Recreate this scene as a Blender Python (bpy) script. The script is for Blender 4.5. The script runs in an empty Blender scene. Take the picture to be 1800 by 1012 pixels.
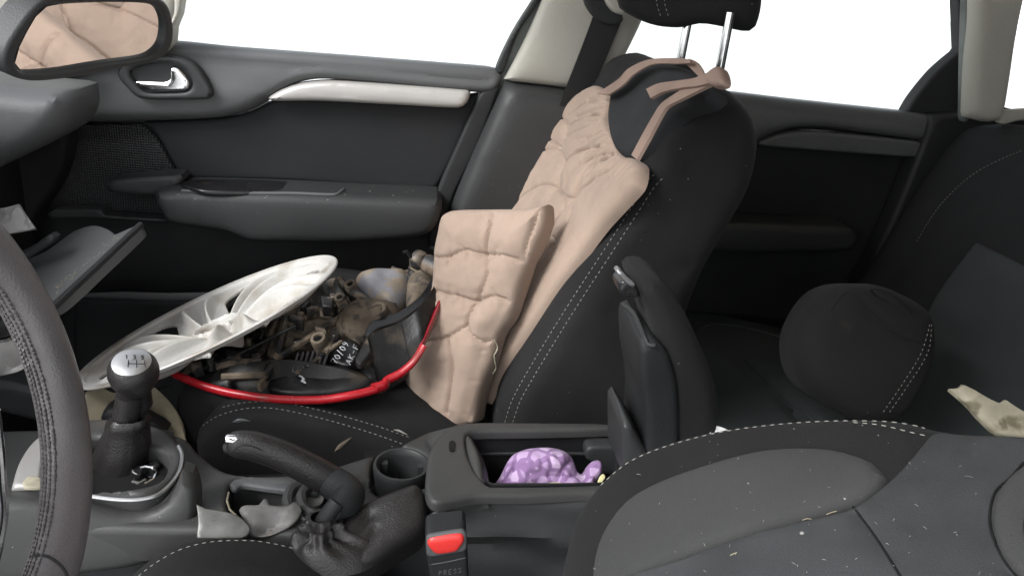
import bpy, math, random
import numpy as np
from math import sin, cos, pi, radians, sqrt
from mathutils import Vector, Matrix, noise
from mathutils.geometry import delaunay_2d_cdt
from mathutils.bvhtree import BVHTree

random.seed(7); rng = np.random.default_rng(7)
S = bpy.context.scene
# ------------------------------------------------------------------ camera
CAM = np.array([0, 0, 1.12]); FPX = 1360.0
_p, _y, _r = radians(22), radians(8), radians(6)
Fv = np.array([sin(_y)*cos(_p), cos(_y)*cos(_p), -sin(_p)])
_R0 = np.array([cos(_y), -sin(_y), 0]); _U0 = np.cross(_R0, Fv)
Rv = cos(_r)*_R0 + sin(_r)*_U0; Uv = cos(_r)*_U0 - sin(_r)*_R0
cd = bpy.data.cameras.new('camera'); cam = bpy.data.objects.new('camera', cd); S.collection.objects.link(cam)
cam.matrix_world = Matrix(((Rv[0], Uv[0], -Fv[0], CAM[0]), (Rv[1], Uv[1], -Fv[1], CAM[1]), (Rv[2], Uv[2], -Fv[2], CAM[2]), (0, 0, 0, 1)))
cd.sensor_width = 36; cd.lens = 36*FPX/1800; cd.clip_start = 0.02; cd.clip_end = 3000
S.camera = cam
# ------------------------------------------------------------------ light
SUN_EL, SUN_AZ = radians(40), radians(238)     # overcast: soft light from the open driver side and the windscreen
w = bpy.data.worlds.new('World'); S.world = w; w.use_nodes = True
nt = w.node_tree; sky = nt.nodes.new('ShaderNodeTexSky'); sky.sky_type = 'NISHITA'; sky.sun_disc = False
sky.sun_elevation = SUN_EL; sky.sun_rotation = SUN_AZ; sky.dust_density = 2; sky.air_density = 1.0; sky.ozone_density = 0.6
hs = nt.nodes.new('ShaderNodeHueSaturation'); hs.inputs['Saturation'].default_value = .22   # overcast: nearly colourless
nt.links.new(sky.outputs[0], hs.inputs['Color']); nt.links.new(hs.outputs[0], nt.nodes['Background'].inputs[0]); nt.nodes['Background'].inputs[1].default_value = 0.15
sl = bpy.data.lights.new('sun', 'SUN'); sl.energy = 1.5; sl.angle = radians(25); sl.color = (.97, .985, 1)
so = bpy.data.objects.new('sun', sl); S.collection.objects.link(so)
sd = Vector((sin(SUN_AZ)*cos(SUN_EL), cos(SUN_AZ)*cos(SUN_EL), sin(SUN_EL)))
so.rotation_euler = sd.to_track_quat('Z', 'Y').to_euler()
S.view_settings.view_transform = 'Standard'; S.view_settings.look = 'None'
S.view_settings.exposure = 1.1; S.view_settings.gamma = 1
S.view_settings.use_curve_mapping = False
S.cycles.max_bounces = 8; S.cycles.diffuse_bounces = 5; S.cycles.transparent_max_bounces = 12
S.cycles.use_denoising = True

# ------------------------------------------------------------------ materials
def mat(name, col, rough=.6, bump=(400, .25), var=(6, .25), spec=.35, metal=0, coat=0, sheen=0, dust=None, col2=None, alpha=None, stain=None):
    m = bpy.data.materials.new(name); m.use_nodes = True; t = m.node_tree; N = t.nodes; L = t.links
    b = N['Principled BSDF']; b.inputs['Roughness'].default_value = rough; b.inputs['Metallic'].default_value = metal
    b.inputs['Specular IOR Level'].default_value = spec; b.inputs['Coat Weight'].default_value = coat
    b.inputs['Sheen Weight'].default_value = sheen
    tc = N.new('ShaderNodeTexCoord')
    def nz(sc, det=4):
        n = N.new('ShaderNodeTexNoise'); n.inputs['Scale'].default_value = sc; n.inputs['Detail'].default_value = det
        L.new(tc.outputs['Object'], n.inputs['Vector']); return n
    def ramp(src, a, c, lo=0., hi=1.):
        r = N.new('ShaderNodeMapRange'); r.inputs[1].default_value = a; r.inputs[2].default_value = c
        r.inputs[3].default_value = lo; r.inputs[4].default_value = hi; L.new(src, r.inputs[0]); return r.outputs[0]
    def mix(f, a, c):
        x = N.new('ShaderNodeMix'); x.data_type = 'RGBA'; L.new(f, x.inputs[0])
        for s, i in ((a, 6), (c, 7)):
            if isinstance(s, tuple): x.inputs[i].default_value = (*s, 1)
            else: L.new(s, x.inputs[i])
        return x.outputs[2]
    c2 = col2 or tuple(c*(1-var[1]) for c in col); c1 = tuple(min(1, c*(1+var[1]*.6)) for c in col)
    out = mix(ramp(nz(var[0], 6).outputs[0], .35, .65), c2, c1)
    if stain:                                        # (scale, threshold, colour, softness)
        out = mix(ramp(nz(stain[0], 8).outputs[0], stain[1], stain[1]+stain[3]), out, stain[2])
    fine = nz(bump[0], 3)
    out = mix(ramp(fine.outputs[0], .3, .7, 0, .25), out, tuple(c*.6 for c in col))
    if dust:                                         # (scale, radius, colour)
        v = N.new('ShaderNodeTexVoronoi'); v.inputs['Scale'].default_value = dust[0]; L.new(tc.outputs['Object'], v.inputs['Vector'])
        s = N.new('ShaderNodeMath'); s.operation = 'LESS_THAN'; s.inputs[1].default_value = dust[1]; L.new(v.outputs['Distance'], s.inputs[0])
        k = N.new('ShaderNodeMath'); k.operation = 'MULTIPLY'; L.new(s.outputs[0], k.inputs[0]); L.new(ramp(nz(3).outputs[0], .42, .5), k.inputs[1])
        out = mix(k.outputs[0], out, dust[2])
    L.new(out, b.inputs['Base Color'])
    L.new(ramp(nz(var[0]*2.3, 5).outputs[0], .3, .7, rough*.85, min(1, rough*1.15)), b.inputs['Roughness'])
    if bump[1]:
        bp = N.new('ShaderNodeBump'); bp.inputs['Strength'].default_value = bump[1]; bp.inputs['Distance'].default_value = .0012
        L.new(fine.outputs[0], bp.inputs['Height']); L.new(bp.outputs[0], b.inputs['Normal'])
    if alpha is not None: b.inputs['Alpha'].default_value = alpha
    return m
M = {}
LINT = (55, .035, (.45, .43, .38))
M['plas'] = mat('grained_black_plastic', (.035, .0362, .037), .46, (700, .3), (3, .15), dust=(40, .02, (.4, .4, .38)))
M['plas_grey'] = mat('soft_grey_plastic', (.095, .098, .10), .46, (600, .35), (4, .15), dust=(45, .02, (.5, .5, .5)))
M['console'] = mat('console_plastic', (.054, .0545, .053), .42, (800, .25), (5, .25), dust=(60, .03, (.35, .33, .3)), stain=(9, .62, (.14, .125, .1), .2))
M['plas_dark'] = mat('matt_black_plastic', (.018, .019, .02), .6, (500, .3), (5, .3))
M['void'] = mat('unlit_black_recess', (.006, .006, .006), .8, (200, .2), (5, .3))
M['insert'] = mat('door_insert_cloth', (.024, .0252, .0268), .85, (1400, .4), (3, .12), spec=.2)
M['fabric'] = mat('black_seat_fabric', (.0185, .0186, .0188), .9, (900, .6), (5, .25), spec=.15, sheen=.03, dust=LINT, stain=(8, .66, (.085, .072, .055), .16))
M['fabric_inner'] = mat('grey_seat_fabric', (.053, .0535, .053), .9, (900, .6), (4, .18), spec=.15, sheen=.04, dust=(38, .03, (.5, .48, .45)))
M['fabric_centre'] = mat('slate_seat_fabric', (.052, .0545, .057), .9, (900, .6), (7, .25), spec=.15, sheen=.04, dust=(34, .05, (.5, .48, .45)), stain=(16, .64, (.04, .04, .04), .08))
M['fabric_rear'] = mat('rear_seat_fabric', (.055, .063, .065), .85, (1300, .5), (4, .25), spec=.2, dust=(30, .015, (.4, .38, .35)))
M['thread'] = mat('pale_thread', (.34, .33, .30), .8, (900, .2))
M['pink'] = mat('dusty_pink_cotton', (.37, .28, .222), .9, (900, .45), (9, .1), spec=.15, sheen=.1, stain=(7, .68, (.34, .22, .17), .12))
M['strap'] = mat('pink_cotton_strap', (.30, .215, .175), .9, (900, .45), (12, .15), spec=.15)
M['beige'] = mat('pale_beige_trim', (.40, .39, .345), .65, (700, .3), (4, .06), spec=.3)
M['headlining'] = mat('beige_headlining', (.62, .52, .42), .95, (900, .4), (5, .06), spec=.1)
M['silver'] = mat('satin_champagne_trim', (.47, .455, .435), .42, (900, .1), (4, .08), metal=.35, spec=.5)
M['chrome'] = mat('chrome', (.8, .8, .8), .12, (20, 0), (5, .03), metal=1)
M['satin'] = mat('satin_metal', (.52, .52, .52), .34, (600, .05), (5, .06), metal=.9)
M['leather'] = mat('worn_black_leather', (.024, .022, .0215), .38, (500, .6), (7, .3), spec=.5)
M['rim'] = mat('steering_leather', (.14, .132, .132), .36, (550, .4), (8, .3), spec=.5, stain=(5, .5, (.14, .125, .13), .2))
M['rim_patch'] = mat('perforated_grip_leather', (.09, .085, .083), .5, (300, .8), (8, .3))
M['belt'] = mat('seat_belt_webbing', (.012, .012, .013), .6, (1200, .5), (5, .2))
M['white'] = mat('scuffed_white_plastic', (.54, .53, .50), .42, (300, .2), (7, .12), stain=(14, .49, (.30, .26, .21), .22), spec=.5)
M['dirty'] = mat('dusty_housing_plastic', (.028, .027, .027), .45, (300, .5), (34, .4), stain=(38, .50, (.20, .155, .11), .12), spec=.5)
M['dirt'] = mat('dust_caked_plastic', (.155, .125, .092), .85, (260, .8), (40, .4), stain=(55, .53, (.045, .04, .037), .12))
M['shell'] = mat('scuffed_black_shell', (.014, .014, .014), .42, (300, .3), (16, .4), spec=.3, stain=(22, .56, (.07, .055, .04), .2))

M['foil'] = mat('grey_lamp_bowl', (.20, .20, .215), .45, (200, .3), (14, .3), stain=(26, .50, (.24, .195, .14), .1))
M['gloss'] = mat('glossy_black_plastic', (.012, .012, .013), .3, (120, .1), (10, .4), spec=.6, stain=(15, .6, (.12, .1, .08), .15))
M['red'] = mat('red_lamp_lens', (.46, .014, .022), .28, (100, .2), (9, .3), spec=.5, stain=(22, .56, (.2, .06, .05), .2))
M['darkred'] = mat('dark_red_lamp_lens', (.22, .006, .012), .18, (100, .05), (7, .15), spec=.7, coat=.5)
M['button'] = mat('red_release_button', (.75, .045, .04), .3, (100, .03), (7, .08), spec=.5)
M['chalk'] = mat('white_marker_ink', (.72, .74, .76), .6, (200, .1))
M['mirror'] = mat('mirror_glass', (.92, .92, .92), .0, (20, 0), (5, 0), metal=1)
M['mirror'].node_tree.nodes['Principled BSDF'].inputs['Roughness'].default_value = 0
for l in list(M['mirror'].node_tree.links):
    if l.to_socket.name in ('Roughness', 'Base Color'): M['mirror'].node_tree.links.remove(l)
M['mirror'].node_tree.nodes['Principled BSDF'].inputs['Base Color'].default_value = (.9, .9, .9, 1)
M['paper'] = mat('stained_tan_fabric', (.42, .37, .26), .9, (200, .5), (18, .2), stain=(14, .6, (.16, .12, .07), .1))
M['torn'] = mat('torn_cream_board', (.36, .335, .25), .9, (160, .8), (40, .3), stain=(45, .52, (.15, .135, .09), .1))
M['clear'] = mat('cloudy_plastic', (.15, .15, .14), .3, (90, .4), (30, .4), spec=.6, alpha=.8)
M['broken'] = mat('broken_grey_plastic', (.16, .155, .15), .45, (200, .4), (14, .3), stain=(22, .62, (.3, .2, .13), .1))
M['tissue'] = mat('white_tissue', (.75, .76, .76), .9, (200, .5), (20, .1))
M['carpet'] = mat('black_carpet', (.012, .012, .012), .95, (300, .8), (6, .3))
M['ground'] = mat('pale_concrete', (.74, .74, .73), .9, (3, .2), (.3, .06))
M['bodypaint'] = mat('white_car_paint', (.75, .75, .74), .3, (20, 0), (2, .03), coat=.6)
M['seal'] = mat('grey_green_seal', (.14, .155, .145), .6, (500, .3), (12, .3))
M['yellow'] = mat('yellow_paper', (.75, .7, .38), .8, (200, .2))
# purple cloth with a light patchwork
def purple():
    m = mat('purple_patchwork_cotton', (.3, .17, .36), .9, (900, .4), (8, .1), spec=.15, sheen=.1)
    t = m.node_tree; N = t.nodes; L = t.links; b = N['Principled BSDF']
    tc = N.new('ShaderNodeTexCoord'); mp = N.new('ShaderNodeMapping'); mp.inputs['Rotation'].default_value = (.3, .4, .5)
    br = N.new('ShaderNodeTexVoronoi'); br.feature = 'DISTANCE_TO_EDGE'; br.inputs['Scale'].default_value = 62; br.inputs['Randomness'].default_value = .75
    L.new(tc.outputs['Object'], mp.inputs[0]); L.new(mp.outputs[0], br.inputs['Vector'])
    r = N.new('ShaderNodeMapRange'); r.inputs[1].default_value = .12; r.inputs[2].default_value = .16; L.new(br.outputs['Distance'], r.inputs[0])
    v2 = N.new('ShaderNodeTexVoronoi'); v2.inputs['Scale'].default_value = 62; v2.inputs['Randomness'].default_value = .75; L.new(mp.outputs[0], v2.inputs['Vector'])
    sh = N.new('ShaderNodeMix'); sh.data_type = 'RGBA'; sh.inputs[6].default_value = (.40, .27, .46, 1); sh.inputs[7].default_value = (.56, .42, .61, 1)
    sp = N.new('ShaderNodeSeparateColor'); L.new(v2.outputs['Color'], sp.inputs[0]); L.new(sp.outputs[0], sh.inputs[0])
    x = N.new('ShaderNodeMix'); x.data_type = 'RGBA'; L.new(r.outputs[0], x.inputs[0]); x.inputs[6].default_value = (.27, .165, .32, 1); L.new(sh.outputs[2], x.inputs[7])
    L.new(x.outputs[2], b.inputs['Base Color']); return m
M['purple'] = purple()
def grille():                                       # fine perforation of the speaker panel
    m = mat('perforated_speaker_plastic', (.018, .0185, .0195), .5, (600, .2), (5, .2))
    t = m.node_tree; N = t.nodes; L = t.links; b = N['Principled BSDF']
    tc = N.new('ShaderNodeTexCoord'); v = N.new('ShaderNodeTexVoronoi'); v.inputs['Scale'].default_value = 230; v.inputs['Randomness'].default_value = .05
    L.new(tc.outputs['Object'], v.inputs['Vector'])
    bp = N.new('ShaderNodeBump'); bp.inputs['Strength'].default_value = 1; bp.inputs['Distance'].default_value = .003
    L.new(v.outputs['Distance'], bp.inputs['Height']); L.new(bp.outputs[0], b.inputs['Normal']); return m
M['grille'] = grille()
def glass():
    m = bpy.data.materials.new('window_glass'); m.use_nodes = True; t = m.node_tree; t.nodes.clear()
    o = t.nodes.new('ShaderNodeOutputMaterial'); mx = t.nodes.new('ShaderNodeMixShader'); tr = t.nodes.new('ShaderNodeBsdfTransparent'); g = t.nodes.new('ShaderNodeBsdfGlossy')
    g.inputs[1].default_value = .01; tr.inputs[0].default_value = (.96, .98, .97, 1); mx.inputs[0].default_value = .06
    t.links.new(tr.outputs[0], mx.inputs[1]); t.links.new(g.outputs[0], mx.inputs[2]); t.links.new(mx.outputs[0], o.inputs[0]); return m
M['glass'] = glass(); M['tint'] = M['glass'].copy(); M['tint'].name = 'dimming_glass'
for _q in M['tint'].node_tree.nodes:
    if _q.type == 'BSDF_TRANSPARENT': _q.inputs[0].default_value = (.16, .17, .17, 1)  # dark tint made up to dim the daylight entering at the rear

# ------------------------------------------------------------------ geometry helpers
def ray(px, py): return Fv + (px-900)/FPX*Rv - (py-506)/FPX*Uv
def at(px, py, ax, v):                               # where a line of sight meets the plane x|y|z = v
    d = ray(px, py); i = 'xyz'.index(ax); return CAM + (v-CAM[i])/d[i]*d
def unit(v): v = np.array(v, float); return v/np.linalg.norm(v)
class Pl:
    def __init__(s, p, n, u=None):
        s.p = np.array(p, float); s.n = unit(n)
        if np.dot(s.n, CAM-s.p) < 0: s.n = -s.n
        u = np.array(u if u is not None else (1, 0, 0), float); u = u-np.dot(u, s.n)*s.n
        if np.linalg.norm(u) < .1: u = np.cross((0, 1, 0), s.n)
        s.u = unit(u); s.v = np.cross(s.n, s.u)
    def hit(s, px, py):
        d = ray(px, py); t = np.dot(s.p-CAM, s.n)/np.dot(d, s.n); return CAM+t*d
    def uv(s, px, py): q = s.hit(px, py)-s.p; return np.array([q@s.u, q@s.v])
    def to3(s, U, h): return s.p+U[:, :1]*s.u+U[:, 1:2]*s.v+np.asarray(h)[:, None]*s.n
    def shift(s, h): return Pl(s.p+s.n*h, s.n, s.u)
def PY(y): return Pl((0, y, 0), (0, -1, 0))
def PZ(z): return Pl((0, 0, z), (0, 0, 1))
def P3(a, b, c): a, b, c = map(np.array, (a, b, c)); return Pl(a, np.cross(b-a, c-a), b-a)
def spline(pts, closed=True, k=8):
    """Catmull-Rom through points; a point with a third entry is a corner"""
    n = len(pts); P = [np.array(p[:2], float) for p in pts]; C = [len(p) > 2 for p in pts]; out = []
    for i in range(n if closed else n-1):
        a, b = P[i], P[(i+1) % n]
        p0 = P[i-1] if (closed or i > 0) else a; p3 = P[(i+2) % n] if (closed or i+2 < n) else b
        ta = (b-p0)*.5 if not C[i] else (b-a)*.5; tb = (p3-a)*.5 if not C[(i+1) % n] else (b-a)*.5
        l = np.linalg.norm(b-a)
        for t, s in ((ta, 0), (tb, 0)):
            q = np.linalg.norm(t)
            if q > l: t *= l/q
        for j in range(k):
            t = j/k; out.append((2*t**3-3*t*t+1)*a+(t**3-2*t*t+t)*ta+(-2*t**3+3*t*t)*b+(t**3-t*t)*tb)
    if not closed: out.append(P[-1])
    return np.array(out)
def spline3(pts, k=8, closed=False):
    P = [np.array(p, float) for p in pts]; n = len(P); out = []
    for i in range(n if closed else n-1):
        a, b = P[i], P[(i+1) % n]; p0 = P[i-1] if (closed or i) else a; p3 = P[(i+2) % n] if (closed or i+2 < n) else b
        for j in range(k):
            t = j/k; out.append(.5*((2*a)+(b-p0)*t+(2*p0-5*a+4*b-p3)*t*t+(3*a-p0-3*b+p3)*t**3))
    if not closed: out.append(P[-1])
    return np.array(out)
def resample(P, step, closed=True):
    Q = np.vstack([P, P[:1]]) if closed else P
    d = np.r_[0, np.cumsum(np.linalg.norm(np.diff(Q, axis=0), axis=1))]
    n = max(3 if closed else 1, int(round(d[-1]/step))); s = np.linspace(0, d[-1], n+1)
    R = np.stack([np.interp(s, d, Q[:, i]) for i in range(Q.shape[1])], 1)
    return R[:-1] if closed else R
def seg_dist(X, P, closed=True):
    A = P; B = np.roll(P, -1, 0)
    if not closed: A, B = A[:-1], B[:-1]
    out = np.full(len(X), 1e9)
    D = B-A; L = (D**2).sum(1)+1e-12
    for s in range(0, len(X), 2000):
        x = X[s:s+2000]; w_ = x[:, None]-A[None]; t = np.clip((w_*D).sum(2)/L, 0, 1)
        out[s:s+2000] = np.sqrt(((w_-t[..., None]*D)**2).sum(2)).min(1)
    return out
def inside(X, P):
    x, y = X[:, 0][:, None], X[:, 1][:, None]; A = P; B = np.roll(P, -1, 0)
    c = ((A[:, 1] > y) != (B[:, 1] > y)) & (x < (B[:, 0]-A[:, 0])*(y-A[:, 1])/(B[:, 1]-A[:, 1]+1e-15)+A[:, 0])
    return c.sum(1) % 2 == 1
def wloc(o):
    v = np.zeros(3)
    while o: v = v+np.array(o.location); o = o.parent
    return v
GEO = {}
def obj(name, V, Fc, m, parent=None, smooth=True, angle=38, label=None, origin=None):
    V = np.asarray(V, float)
    base = wloc(parent) if parent is not None else np.zeros(3)
    org = np.array(origin) if origin is not None else (V.mean(0) if parent is None else base)
    me = bpy.data.meshes.new(name); me.from_pydata((V-org).tolist(), [], Fc)
    if smooth:
        me.polygons.foreach_set('use_smooth', [True]*len(me.polygons)); me.set_sharp_from_angle(angle=radians(angle))
    me.materials.append(M[m] if isinstance(m, str) else m)
    o = bpy.data.objects.new(name, me); S.collection.objects.link(o); o.location = org-base
    if parent is not None: o.parent = parent
    if label: o['label'] = label
    GEO[o.name] = (V, Fc); return o
def thing(name, label, cat, loc=(0, 0, 0), group=None, kind=None):
    o = bpy.data.objects.new(name, None); S.collection.objects.link(o); o.location = loc; o.empty_display_size = .05
    return tag(o, label, cat, group, kind)
def tag(o, label=None, cat=None, group=None, kind=None):
    if label: o['label'] = label
    if cat: o['category'] = cat
    if group: o['group'] = group
    if kind: o['kind'] = kind
    return o
class Surf:                                          # lets small things be laid on what has been built
    def __init__(s, *objs): s.t = [BVHTree.FromPolygons([tuple(v) for v in GEO[o.name][0]], GEO[o.name][1]) for o in objs]
    def __call__(s, px, py, off=0.):
        d = Vector(ray(px, py)).normalized(); best = None
        for t in s.t:
            h = t.ray_cast(Vector(CAM), d)
            if h[0] is not None and (best is None or h[3] < best[1]): best = (h[0], h[3], h[1])
        if best is None: return None
        n = best[2] if best[2].dot(d) < 0 else -best[2]
        return np.array(best[0]+n*off)
    def path(s, pts, off=0., step=6, closed=False):
        q = resample(spline(pts, closed), step, closed); r = [s(x, y, off) for x, y in q]; return np.array([v for v in r if v is not None])
def relief(name, out, plane, m, T=.02, r=.008, res=.012, parent=None, creases=(), bulge=None, disp=None, back='flat', holes=(), corner=None, label=None, edge_n=4, px=True, k=8, tr=0.):
    poly = spline(out, True, k); tp = plane.shift(-r*.5-tr*T)   # the outline is the edge itself, tr = 1 traces the far edge
    P = np.array([tp.uv(*q) for q in poly]) if px else poly
    P = resample(P, min(res, max(r*1.2, res*.5)))
    if ((P[:, 0]*np.roll(P[:, 1], -1)-np.roll(P[:, 0], -1)*P[:, 1]).sum()) < 0: P = P[::-1]
    H = []
    for h in holes:
        hp = np.array([plane.uv(*q) for q in spline(h, True, 6)]) if px else spline(h, True, 6); hp = resample(hp, res*.7)
        if ((hp[:, 0]*np.roll(hp[:, 1], -1)-np.roll(hp[:, 0], -1)*hp[:, 1]).sum()) < 0: hp = hp[::-1]
        H.append(hp)
    pts = [P]; loops = [P]+H
    E = []; b = 0
    for l in loops:
        n = len(l); E += [(b+i, b+(i+1) % n) for i in range(n)]; b += n
    base = np.vstack(loops); ext = []
    alld = lambda X: np.min([seg_dist(X, l) for l in loops], 0)
    if r > 0:
        for kk in range(1, edge_n+1):
            off = r*(1-cos(kk/edge_n*pi/2))
            for li, l in enumerate(loops):
                t = np.roll(l, -1, 0)-np.roll(l, 1, 0); t /= np.linalg.norm(t, axis=1)[:, None]+1e-12
                nn = np.stack([-t[:, 1], t[:, 0]], 1)*(1 if li == 0 else -1); q = l+nn*off
                ok = inside(q, P); ok &= alld(q) > off*.93
                for h in H: ok &= ~inside(q, h)
                ext.append(q[ok])
    lo, hi = P.min(0), P.max(0)
    gx, gy = np.meshgrid(np.arange(lo[0], hi[0], res), np.arange(lo[1], hi[1], res*.866)); gx = gx+(np.arange(gx.shape[0]) % 2)[:, None]*res*.5
    G = np.stack([gx.ravel(), gy.ravel()], 1); G = G[inside(G, P)]
    for h in H: G = G[~inside(G, h)]
    if len(G): G = G[alld(G) > max(r*1.02, res*.4)]
    ext.append(G)
    allp = np.vstack([base]+ext)
    vs, _, fs, ov, _, _ = delaunay_2d_cdt([Vector(p) for p in allp], E, [], 1, 1e-7)
    X = np.array([tuple(v) for v in vs]); fs = [list(f) for f in fs]
    cen = np.array([X[f].mean(0) for f in fs]); ok = inside(cen, P)
    for h in H: ok &= ~inside(cen, h)
    fs = [f for f, o_ in zip(fs, ok) if o_]
    d = alld(X); h = np.zeros(len(X))
    if r > 0: dd = np.clip(d, 0, r); h += np.sqrt(np.maximum(r*r-(r-dd)**2, 0))-r
    if bulge: q = np.clip(d/bulge[1], 0, 1); h += bulge[0]*np.sqrt(np.maximum(1-(1-q)**2, 0))
    edge = np.clip(d/max(r, .012 if bulge else .004), 0, 1)
    for c in creases:
        if len(c) < 4: c = (*c, 0)
        cp = np.array([plane.uv(*q) for q in spline(c[0], False)]) if px else spline(c[0], False)
        sd_ = seg_dist(X, cp, False); h -= (c[1]*np.exp(-(sd_/c[2])**2)+c[3]*np.exp(-(sd_/.016)**2))*edge
    if disp is not None: h += disp(X, d)*edge
    n = len(X); F = plane.to3(X, h)
    if back == 'mirror': Bk = plane.to3(X, -T-(h if r == 0 else h))
    else: Bk = plane.to3(X, np.full(n, -T-(r if r > 0 and T <= r else 0)))
    V = np.vstack([F, Bk]); faces = [f for f in fs]+[[i+n for i in f[::-1]] for f in fs]
    cnt = {}
    for f in fs:
        for i in range(len(f)):
            a, c = f[i], f[(i+1) % len(f)]
            cnt[(a, c)] = 1
    for (a, c) in cnt:
        if (c, a) not in cnt: faces.append([c, a, a+n, c+n])
    return obj(name, V, faces, m, parent, label=label)
def nzd(scale, amp, seed=0, stretch=(1, 1)):         # soft lumps for cloth and dirt
    def f(X, d): return np.array([amp*noise.fractal(Vector((x*scale*stretch[0]+seed, y*scale*stretch[1], seed*.7)), 1, 2, 3) for x, y in X])
    return f
def tube_mesh(P, R, n=10, closed=False, flat=None):
    """P points, R radius or (ra, rb) per point; flat = reference normal for elliptical section"""
    P = np.asarray(P, float); m = len(P); R = np.asarray(R, float)
    if R.ndim == 0: R = np.full((m, 2), float(R))
    elif R.ndim == 1: R = np.repeat(np.interp(np.linspace(0, 1, m), np.linspace(0, 1, len(R)), R)[:, None], 2, 1)
    elif len(R) != m: R = np.stack([np.interp(np.linspace(0, 1, m), np.linspace(0, 1, len(R)), R[:, i]) for i in (0, 1)], 1)
    T = np.gradient(P, axis=0) if not closed else np.roll(P, -1, 0)-np.roll(P, 1, 0); T /= np.linalg.norm(T, axis=1)[:, None]+1e-12
    ref = np.array(flat, float) if flat is not None else (np.array([0, 0, 1.]) if abs(T[0][2]) < .9 else np.array([1., 0, 0]))
    V = []; prev = None
    for i in range(m):
        rf = ref[i] if ref.ndim == 2 else (ref if (prev is None or flat is not None) else prev)
        a = rf-np.dot(rf, T[i])*T[i]; l = np.linalg.norm(a)
        a = a/l if l > 1e-6 else prev
        prev = a; b = np.cross(T[i], a)
        for j in range(n):
            t = 2*pi*j/n; V.append(P[i]+a*cos(t)*R[i][0]+b*sin(t)*R[i][1])
    Fc = []
    for i in range(m if closed else m-1):
        for j in range(n):
            a = i*n+j; b = i*n+(j+1) % n; c = ((i+1) % m)*n+(j+1) % n; d = ((i+1) % m)*n+j; Fc.append([a, b, c, d])
    if not closed: Fc.append(list(range(n))[::-1]); Fc.append([(m-1)*n+j for j in range(n)])
    return V, Fc
def tube(name, P, R, m, parent=None, n=10, closed=False, flat=None, label=None):
    if len(P) < 2: print('EMPTY TUBE', name); return
    V, Fc = tube_mesh(P, R, n, closed, flat); return obj(name, V, Fc, m, parent, label=label)
def join(parts):
    V = []; Fc = []
    for v, f in parts: b = len(V); V += list(map(np.array, v)); Fc += [[i+b for i in q] for q in f]
    return V, Fc
def stitches(name, P, parent, m='thread', L=.0045, gap=.0022, r=.0006):
    if len(P) < 3: print('EMPTY STITCH', parent.name); return
    P = resample(np.asarray(P), (L+gap)/4, False); parts = []
    i = 0
    while i+3 < len(P):
        parts.append(tube_mesh(P[[i, i+1, i+2, i+3][:3]], [r*.6, r, r*.6], 5)); i += 4
    if parts: V, Fc = join(parts); return obj(name, V, Fc, m, parent)
def lathe(prof, base, axis, n=32):
    ax = unit(axis); a = unit(np.cross(ax, (0, 1, 0) if abs(ax[1]) < .9 else (1, 0, 0))); b = np.cross(ax, a); V = []; Fc = []
    for r, h in prof:
        for j in range(n): t = 2*pi*j/n; V.append(np.array(base)+ax*h+(a*cos(t)+b*sin(t))*r)
    for i in range(len(prof)-1):
        for j in range(n): Fc.append([i*n+j, i*n+(j+1) % n, (i+1)*n+(j+1) % n, (i+1)*n+j])
    if prof[0][0] > 1e-6: Fc.append(list(range(n))[::-1])
    if prof[-1][0] > 1e-6: Fc.append([(len(prof)-1)*n+j for j in range(n)])
    return V, Fc
def box(c, s):
    c = np.array(c); V = [c+np.array(s)/2*np.array(q) for q in [(-1, -1, -1), (1, -1, -1), (1, 1, -1), (-1, 1, -1), (-1, -1, 1), (1, -1, 1), (1, 1, 1), (-1, 1, 1)]]
    return V, [[0, 3, 2, 1], [4, 5, 6, 7], [0, 1, 5, 4], [1, 2, 6, 5], [2, 3, 7, 6], [3, 0, 4, 7]]
def ribbon(name, P, W, m, parent=None, th=.0012, label=None):
    """P centre points, W half-width vectors"""
    P = np.asarray(P); W = np.asarray(W); T = np.gradient(P, axis=0); N_ = np.cross(T, W); N_ /= np.linalg.norm(N_, axis=1)[:, None]+1e-12
    V = []; Fc = []
    for p, q, n_ in zip(P, W, N_): V += [p-q-n_*th, p+q-n_*th, p+q+n_*th, p-q+n_*th]
    for i in range(len(P)-1):
        for j in range(4): Fc.append([i*4+j, i*4+(j+1) % 4, i*4+4+(j+1) % 4, i*4+4+j])
    Fc += [[3, 2, 1, 0], [len(V)-4, len(V)-3, len(V)-2, len(V)-1]]
    return obj(name, V, Fc, m, parent, label=label)
def pxribbon(name, L, R_, plane, m, parent=None, th=.0012, label=None, k=6):
    a = spline(L, False, k); b = spline(R_, False, k)
    A = np.array([plane.hit(*q) for q in a]); B = np.array([plane.hit(*q) for q in b]); n = 30
    A = resample(A, 1, False) if 0 else np.array([A[int(i)] for i in np.linspace(0, len(A)-1, n)]); B = np.array([B[int(i)] for i in np.linspace(0, len(B)-1, n)])
    return ribbon(name, (A+B)/2, (B-A)/2, m, parent, th, label)

# ------------------------------------------------------------------ setting
V, Fc = box((0, 0, -.05), (1200, 1200, .1)); tag(obj('ground', V, Fc, 'ground', smooth=False), 'pale concrete ground outside the car, blown out to white', None, kind='structure')

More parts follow.
